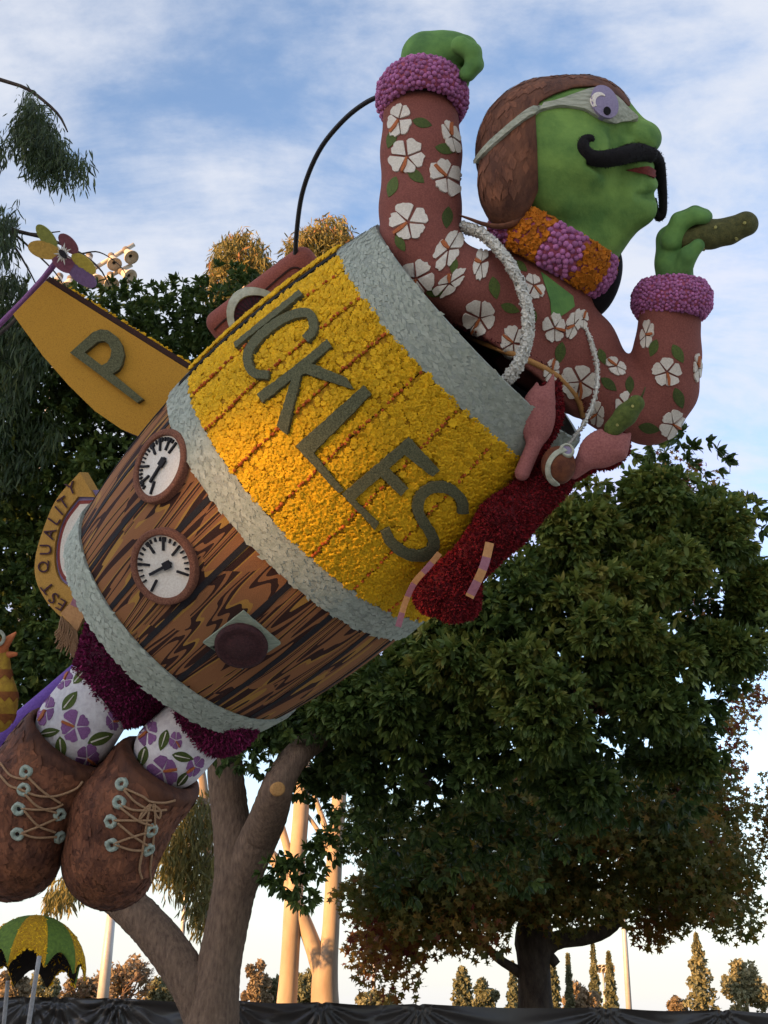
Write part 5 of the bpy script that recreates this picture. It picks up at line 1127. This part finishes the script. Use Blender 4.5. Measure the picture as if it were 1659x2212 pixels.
fuzz(body, 12000, m_lob, 81, (.025, .05)); fuzz(tail, 7000, m_lob, 82, (.025, .05))
def claw(front, back, lo, hi, pid):
    o = solid('claw', front, lo, hi, 3.6, DLB, m_claw, lob, smooth_it=2); b = solid('claw_back', back, lo, hi, 4.5, DLB, m_lobb, lob); fuzz(b, 4200, m_lob, pid, (.02, .042)); return o
c1 = SU(8, cap((1128, 1022, 52), (1154, 960, 50), 17, 17), ell((1162, 900, 46), (38, 66, 24), rot=6), cap((1180, 862, 46), (1196, 808, 42), 20, 3), cap((1150, 862, 42), (1160, 828, 36), 15, 4))
c1b = SU(8, cap((1160, 985, 26), (1168, 950, 24), 16, 18), ell((1178, 895, 20), (36, 66, 24), rot=8), cap((1196, 862, 20), (1206, 822, 18), 14, 4))
claw(c1, c1b, (1095, 785, -30), (1240, 1060, 90), 83)
c2 = SU(8, cap((1240, 1022, 30), (1268, 992, 36), 14, 24), ell((1304, 968, 40), (56, 42, 24), rot=-22), cap((1335, 972, 38), (1360, 938, 34), 24, 5))
c2 = SUB(c2, cap((1318, 930, 40), (1350, 915, 60), 15, 17), 4)
c2b = SU(8, cap((1230, 1030, 10), (1278, 996, 14), 13, 19), ell((1307, 972, 14), (55, 40, 22), rot=-23))
claw(c2, c2b, (1200, 895, -40), (1400, 1075, 90), 84)
hm = solid('helmet', ell((1206, 1005, 52), (38, 42, 36)), (1155, 950, 5), (1255, 1060, 100), 3.5, DLB, m_helm, lob, var=None)
bvl = bvh_of(hm)
drape('goggle_strap', stroke(smooth_path([(1222, 972), (1200, 982), (1186, 1004), (1188, 1030), (1206, 1048)], 18), 9), bvl, m_packring, hm, h=.02, step=5)
rc = W(1224, 974, DLB - .30); nz_ = CO - rc; nz_ = nz_ / np.linalg.norm(nz_) + .5 * CAMU + .3 * CAMR; nz_ /= np.linalg.norm(nz_)
v, f = lathe_vf(rc, nz_, [(-.05, .066), (.01, .07), (.03, .062), (.03, .046), (.01, .045)], 20); g_ = obj('goggle', v, f, m_packring, lob)
v, f = lathe_vf(rc, nz_, [(.014, .001), (.014, .047)], 20); obj('lens', v, f, m_lens, g_)
def ribbon(nm, pts, wd, d, parent, n=26, mats=None, stripe=3, th=.012):
    c = smooth_path(pts, n); o = stroke(c[:, :2], wd); A = W(o[:n, 0], o[:n, 1], c[:, 2]); B = W(o[n:, 0][::-1], o[n:, 1][::-1], c[:, 2] + .02); k = len(A)
    off = RN @ np.array([0, 0, -th]); V = np.concatenate([A, B, A + off, B + off]); F, mi = [], []
    for i in range(k - 1):
        s = (i // stripe) % 2; F += [(i, i + 1, k + i + 1, k + i), (2 * k + i, 3 * k + i, 3 * k + i + 1, 2 * k + i + 1), (i, 2 * k + i, 2 * k + i + 1, i + 1), (k + i, k + i + 1, 3 * k + i + 1, 3 * k + i)]; mi += [s] * 4
    F += [(0, k, 3 * k, 2 * k), (k - 1, 3 * k - 1, 4 * k - 1, 2 * k - 1)]; mi += [0, 0]
    return obj(nm, V, F, mats or [m_scarf_o, m_scarf_p], parent, smooth=False, mi=mi)
ribbon('scarf_end', [(1058, 1172, 10.22), (1048, 1215, 10.18), (1034, 1250, 10.18), (1014, 1290, 10.2)], 19, 0, lob, 22, stripe=5)
ribbon('scarf_end', [(950, 1195, 10.4), (925, 1225, 10.36), (896, 1258, 10.36), (876, 1300, 10.4), (860, 1354, 10.4)], 13, 0, lob, 30, stripe=5)
pk2 = solid('pickle', SU(10, cap((1324, 926, 40), (1352, 896, 42), 20, 23), cap((1352, 896, 42), (1374, 872, 42), 23, 19)), (1290, 840, 0), (1410, 960, 80), 2.8, DLB, m_pickle2, None)
tag(pk2, 'short bright green pickle gripped in the right claw of the lobster', 'pickle')
bv_p = bvh_of(pk2)
for x, y in ((1366, 878), (1333, 918)): drape('wart', ellp((x, y), 3.2, 3.2, 0, 8), bv_p, m_wart, pk2, h=.012, step=4)
v, f = tube_vf(W([1384, 1390, 1394], [862, 848, 836], [10.38, 10.38, 10.38]), [.012, .009, .006], 6); obj('stalk', v, f, m_pickle, pk2)

# ================================================================== round quality badge behind the barrel foot
m_badge = mat('ochre_badge', (.50, .28, .06), (.38, .20, .04), scale=60, bump=.3, bdist=.01)
m_badgeblue = mat('blue_statice', (.24, .20, .34), (.18, .14, .26), scale=50, bump=.3); m_badgered = mat('red_badge_ring', (.28, .06, .05), scale=50)
m_plum = mat('plum_letters', (.075, .028, .04), (.04, .014, .022), scale=60, bump=.3)
badge = thing('quality_badge', 'round ochre badge lettered best quality behind the foot of the barrel', 'badge', W(170, 1300, 13.1))
def bdp(x, y): return 13.15 - .0032 * (x - 150)
outer = [tuple(p) for p in smooth_path([(172, 1020), (122, 1078), (92, 1147), (76, 1207), (78, 1254), (101, 1300), (133, 1334), (150, 1345)], 40)]
inner = [tuple(p) for p in smooth_path([(168, 1073), (136, 1117), (120, 1168), (118, 1219), (131, 1256), (166, 1277)], 30)]
slab('badge_ring', outer + [(240, 1330), (235, 1290)] + inner[::-1] + [(250, 1074), (225, 1074), (196, 1020)][1:2] + [(205, 1076)], 0, .14, m_badge, badge, dfun=bdp)
inn = lambda k: [((1 - k) * p[0] + k * 200, (1 - k) * p[1] + k * 1180) for p in inner]
slab('blue_band', inn(-.03) + [(262, 1282), (262, 1066)], 0, .05, m_badgeblue, badge, dfun=lambda x, y: bdp(x, y) + .05)
slab('red_band', inn(.08) + [(262, 1275), (262, 1078)], 0, .05, m_badgered, badge, dfun=lambda x, y: bdp(x, y) + .04)
slab('white_field', inn(.15) + [(262, 1268), (262, 1085)], 0, .05, m_cream, badge, dfun=lambda x, y: bdp(x, y) + .03)
slab('pickle_emblem', ellp((186, 1186), 36, 60, 4, 30), 0, .05, m_olive, badge, dfun=lambda x, y: bdp(x, y) + .0)
GL = {}
def glyph(ch):
    if ch not in GL:
        cu = bpy.data.curves.new('g', 'FONT'); cu.body = ch; cu.align_x = 'CENTER'; o = bpy.data.objects.new('g', cu); COL.objects.link(o)
        me = o.evaluated_get(bpy.context.evaluated_depsgraph_get()).to_mesh(); GL[ch] = (np.array([v.co[:2] for v in me.vertices]), [tuple(p.vertices) for p in me.polygons])
        bpy.data.objects.remove(o); bpy.data.curves.remove(cu)
    return GL[ch]
def letter_px(ch, c, hgt, ang, dfun, th, m, parent, sx=1.0, nm='letter'):
    v, f = glyph(ch); v = (v - (v.min(0) + v.max(0)) / 2); v = v / (v[:, 1].max() - v[:, 1].min()) * hgt; v[:, 0] *= sx
    a = rad(ang); x = c[0] + v[:, 0] * math.cos(a) + v[:, 1] * math.sin(a); y = c[1] + v[:, 0] * math.sin(a) - v[:, 1] * math.cos(a)
    d = np.array([dfun(p, q) for p, q in zip(x, y)]); A = W(x, y, d - th); B = W(x, y, d + .01); n = len(A); cn = {}
    for q in f:
        for i, j in zip(q, q[1:] + q[:1]): cn[(i, j)] = 1
    F = [tuple(q) for q in f] + [(i, i + n, j + n, j) for (i, j) in cn if (j, i) not in cn]
    return obj(nm, np.concatenate([A, B]), F, m, parent, smooth=False)
for ch, x, y in [('B', 149, 1318), ('E', 131, 1306), ('S', 115, 1292), ('T', 102, 1270), ('Q', 95, 1224), ('U', 98, 1187), ('A', 106, 1152), ('L', 117, 1122), ('I', 127, 1103), ('T', 137, 1086), ('Y', 153, 1054)]:
    ox, oy = x - 205, y - 1185; ang = math.degrees(math.atan2(ox, -oy)); letter_px(ch, (x, y), 25 if ch != 'Q' else 27, ang, bdp, .03, m_plum, badge, sx=1.0)
fr = slab('ribbon_end', [(131, 1325), (166, 1364), (192, 1310), (196, 1250), (172, 1262), (160, 1292)], 0, .03, m_scarf_o, badge, dfun=lambda x, y: bdp(x, y) - .06)
slab('ribbon_stripe', [(152, 1306), (186, 1322), (193, 1298), (160, 1286)], 0, .02, m_scarf_p, fr, dfun=lambda x, y: bdp(x, y) - .075)
slab('ribbon_stripe', [(170, 1262), (196, 1282), (196, 1250), (182, 1250)], 0, .02, m_scarf_p, fr, dfun=lambda x, y: bdp(x, y) - .075)
parts = []; rng = np.random.default_rng(90)
for i in range(60):
    t = rng.random() if i < 46 else 1; x0, y0 = 132 + 34 * t, 1330 + 34 * t; ln_ = rng.uniform(30, 62); sw = rng.uniform(-26, 4) if i < 46 else rng.uniform(-14, 0)
    c = smooth_path([(x0, y0, 12.98), (x0 + sw * .4 + rng.uniform(-4, 4), y0 + ln_ * .5, 12.96), (x0 + sw, y0 + ln_, 12.95)], 6); parts.append(tube_vf(W(*c.T), .0085, 4, False))
v, f = join_vf(parts); obj('fringe', v, f, m_lace, fr, kind='stuff')

# ================================================================== purple beam, bird, pinwheel, parasol
m_beam = mat('violet_beam', (.15, .075, .32), (.11, .05, .25), scale=40, bump=.3)
c = W(*np.array([(330, 1340, 13.6), (205, 1432, 13.6), (100, 1520, 13.6), (-10, 1612, 13.6)]).T)
v, f = tube_vf(smooth_path(c, 14), .155, 18); tag(obj('support_beam', v, f, m_beam), 'violet round beam running down behind the left boot', 'beam')
m_bird = mat('yellow_bird', (.42, .25, .028), (.27, .14, .02), scale=14, bump=.5); m_birdo = mat('rust_bird', (.25, .085, .02), (.17, .05, .015), scale=20, bump=.4); m_beak = mat('orange_beak', (.55, .17, .06), (.45, .12, .04), scale=30, bump=.2)
bird = thing('bird_figure', 'yellow bird figure with open orange beak at the left edge', 'bird figure', W(0, 1585, 11.7))
bb = solid('body', SU(10, ell((-8, 1512, 0), (48, 72, 45)), cap((-2, 1450, 0), (0, 1405, 0), 28, 20), ball((-22, 1388, 0), 27)), (-90, 1340, -60), (60, 1600, 60), 4, 11.7, m_bird, bird, smooth_it=2)
bvb_ = bvh_of(bb)
for y0, n in ((1452, 4), (1500, 5), (1548, 5)):
    pts = [(-40, y0 - 6), (60, y0 - 6)] + [(60 - 100 * (i + .5) / (2 * n + 1) - (0), y0 + (16 if i % 2 else 5)) for i in range(2 * n + 1)]; drape('feather_band', pts, bvb_, m_birdo, bird, h=.008, step=8)
solid('beak', SU(2, cap((0, 1400, 8), (34, 1367, 8), 17, 3), cap((0, 1416, 8), (34, 1413, 8), 11, 5)), (-20, 1350, -20), (50, 1440, 40), 2.4, 11.7, m_beak, bird)
v, f = lathe_vf(W(-8, 1378, 11.56), CO - W(-8, 1378, 11.56), [(-.06, .085), (.02, .09), (.03, .075), (.03, .055)], 24); obj('goggle', v, f, m_packring, bird)

pin = thing('pinwheel', 'paper flower pinwheel of coloured petals on a purple stick', 'pinwheel', W(0, 700, 12.4))
pcols = [('green_petal', (.26, .27, .06)), ('gold_petal', (.55, .33, .07)), ('plum_petal', (.20, .07, .08)), ('lemon_petal', (.50, .38, .06)), ('violet_petal_blade', (.20, .12, .24)), ('rose_petal', (.25, .09, .13))]
for (nm, c_), (cx, cy, a, b, ro) in zip(pcols, [(100, 512, 33, 14, 52), (95, 540, 36, 19, 16), (147, 527, 28, 14, 48), (180, 570, 32, 15, 40), (176, 595, 38, 17, 38), (138, 568, 30, 18, 35)]):
    m_ = mat(nm, c_, tuple(x * .75 for x in c_), scale=40, bump=.2); slab('petal', ellp((cx, cy), a, b, ro, 26), 0, .03, m_, pin, dfun=lambda x, y: 12.0 + .0012 * (y - 545))
for i in range(14):
    a = rad(i * 360 / 14); L_ = (26 if i % 2 else 18); ex, ey = 135 + L_ * (math.cos(a) * .75), 548 + L_ * math.sin(a) * .95
    slab('star_ray', [(135 + 4 * math.sin(a), 548 - 4 * math.cos(a)), (ex, ey), (135 - 4 * math.sin(a), 548 + 4 * math.cos(a))], 0, .02, m_white, pin, dfun=lambda x, y: 11.93)
slab('pinwheel_hub', ellp((135, 548), 6, 11, -40, 16), 0, .03, m_ink, pin, dfun=lambda x, y: 11.90)
v, f = tube_vf(W([122, 95, 50, 0, -40], [565, 600, 650, 700, 742], [12.1, 12.62, 12.85, 12.85, 12.85]), .032, 10); obj('stick', v, f, m_viol, pin)

par = thing('parasol', 'small scalloped parasol in green and yellow wedges at the lower left', 'parasol', W(62, 2300, 11.5))
m_pgreen = mat('parasol_green', (.12, .19, .025), (.07, .12, .018), scale=30, bump=.5, bdist=.01); m_pdark = mat('parasol_lining', (.018, .013, .010), rough=.9)
ua = RN @ np.array([.02, 1.0, -.66]); ua = ua / np.linalg.norm(ua); uc = W(62, 2108, 11.5); UR = .555; UH = .575
ux = CO - uc; ux -= ua * (ux @ ua); ux /= np.linalg.norm(ux); uy = np.cross(ua, ux)
NP = 10; rng = np.random.default_rng(95)
for k in range(NP):
    a0 = 2 * math.pi * (k - .62) / NP; a1 = a0 + 2 * math.pi / NP; V = []; nu, nv = 9, 9
    for i in range(nu):
        for j in range(nv):
            t = i / (nu - 1); q_ = j / (nv - 1); a = a0 + (a1 - a0) * q_; sc_ = math.sin(math.pi * q_); ph = t * (math.pi / 2 * (1.02 - .20 * sc_)); r_ = UR * math.sin(ph) * (1 - .05 * sc_ * t); V.append(uc + ua * (UH * math.cos(ph)) + r_ * (math.cos(a) * ux + math.sin(a) * uy))
    V = np.array(V); cen = uc; n = len(V); Vi = V + (cen - V) * .035; F, mi = [], []
    for i in range(nu - 1):
        for j in range(nv - 1): q = (i * nv + j, i * nv + j + 1, (i + 1) * nv + j + 1, (i + 1) * nv + j); F += [q, tuple(x + n for x in q[::-1])]; mi += [0, 1]
    for j in range(nv - 1): F.append(((nu - 1) * nv + j, (nu - 1) * nv + j + 1, (nu - 1) * nv + j + 1 + n, (nu - 1) * nv + j + n)); mi.append(0)
    yl = k % 2 == 0
    po = obj('canopy_wedge', np.concatenate([V, Vi]), F, [m_ybase if yl else m_pgreen, m_pdark], par, mi=mi)
    if yl:
        p_, n_ = sample_on(po, 900, rng, lambda p, n: np.einsum('ij,ij->i', p - uc, n) > 0); po_k = thin(p_, .026); p_, n_ = p_[po_k], n_[po_k]; q0 = p_ - uc; n_ = q0 / np.linalg.norm(q0, axis=1, keepdims=True)
        spread('wedge_blossoms', p_, frames(n_, rng, .4), rng.uniform(.016, .028, len(p_)), tv, tf, m_yellow, po, rng)
m_rod = mat('grey_rod', (.34, .33, .32), rough=.5)
for pts in ([(85, 2066, 11.0), (76, 2120, 11.0), (60, 2225, 11.0), (40, 2420, 11.0)], [(17, 2120, 11.9), (15, 2140, 11.9), (7, 2225, 11.9), (-4, 2420, 11.9)]):
    v, f = tube_vf(W(*np.array(pts).T), .022, 8); obj('pole', v, f, m_rod, par)
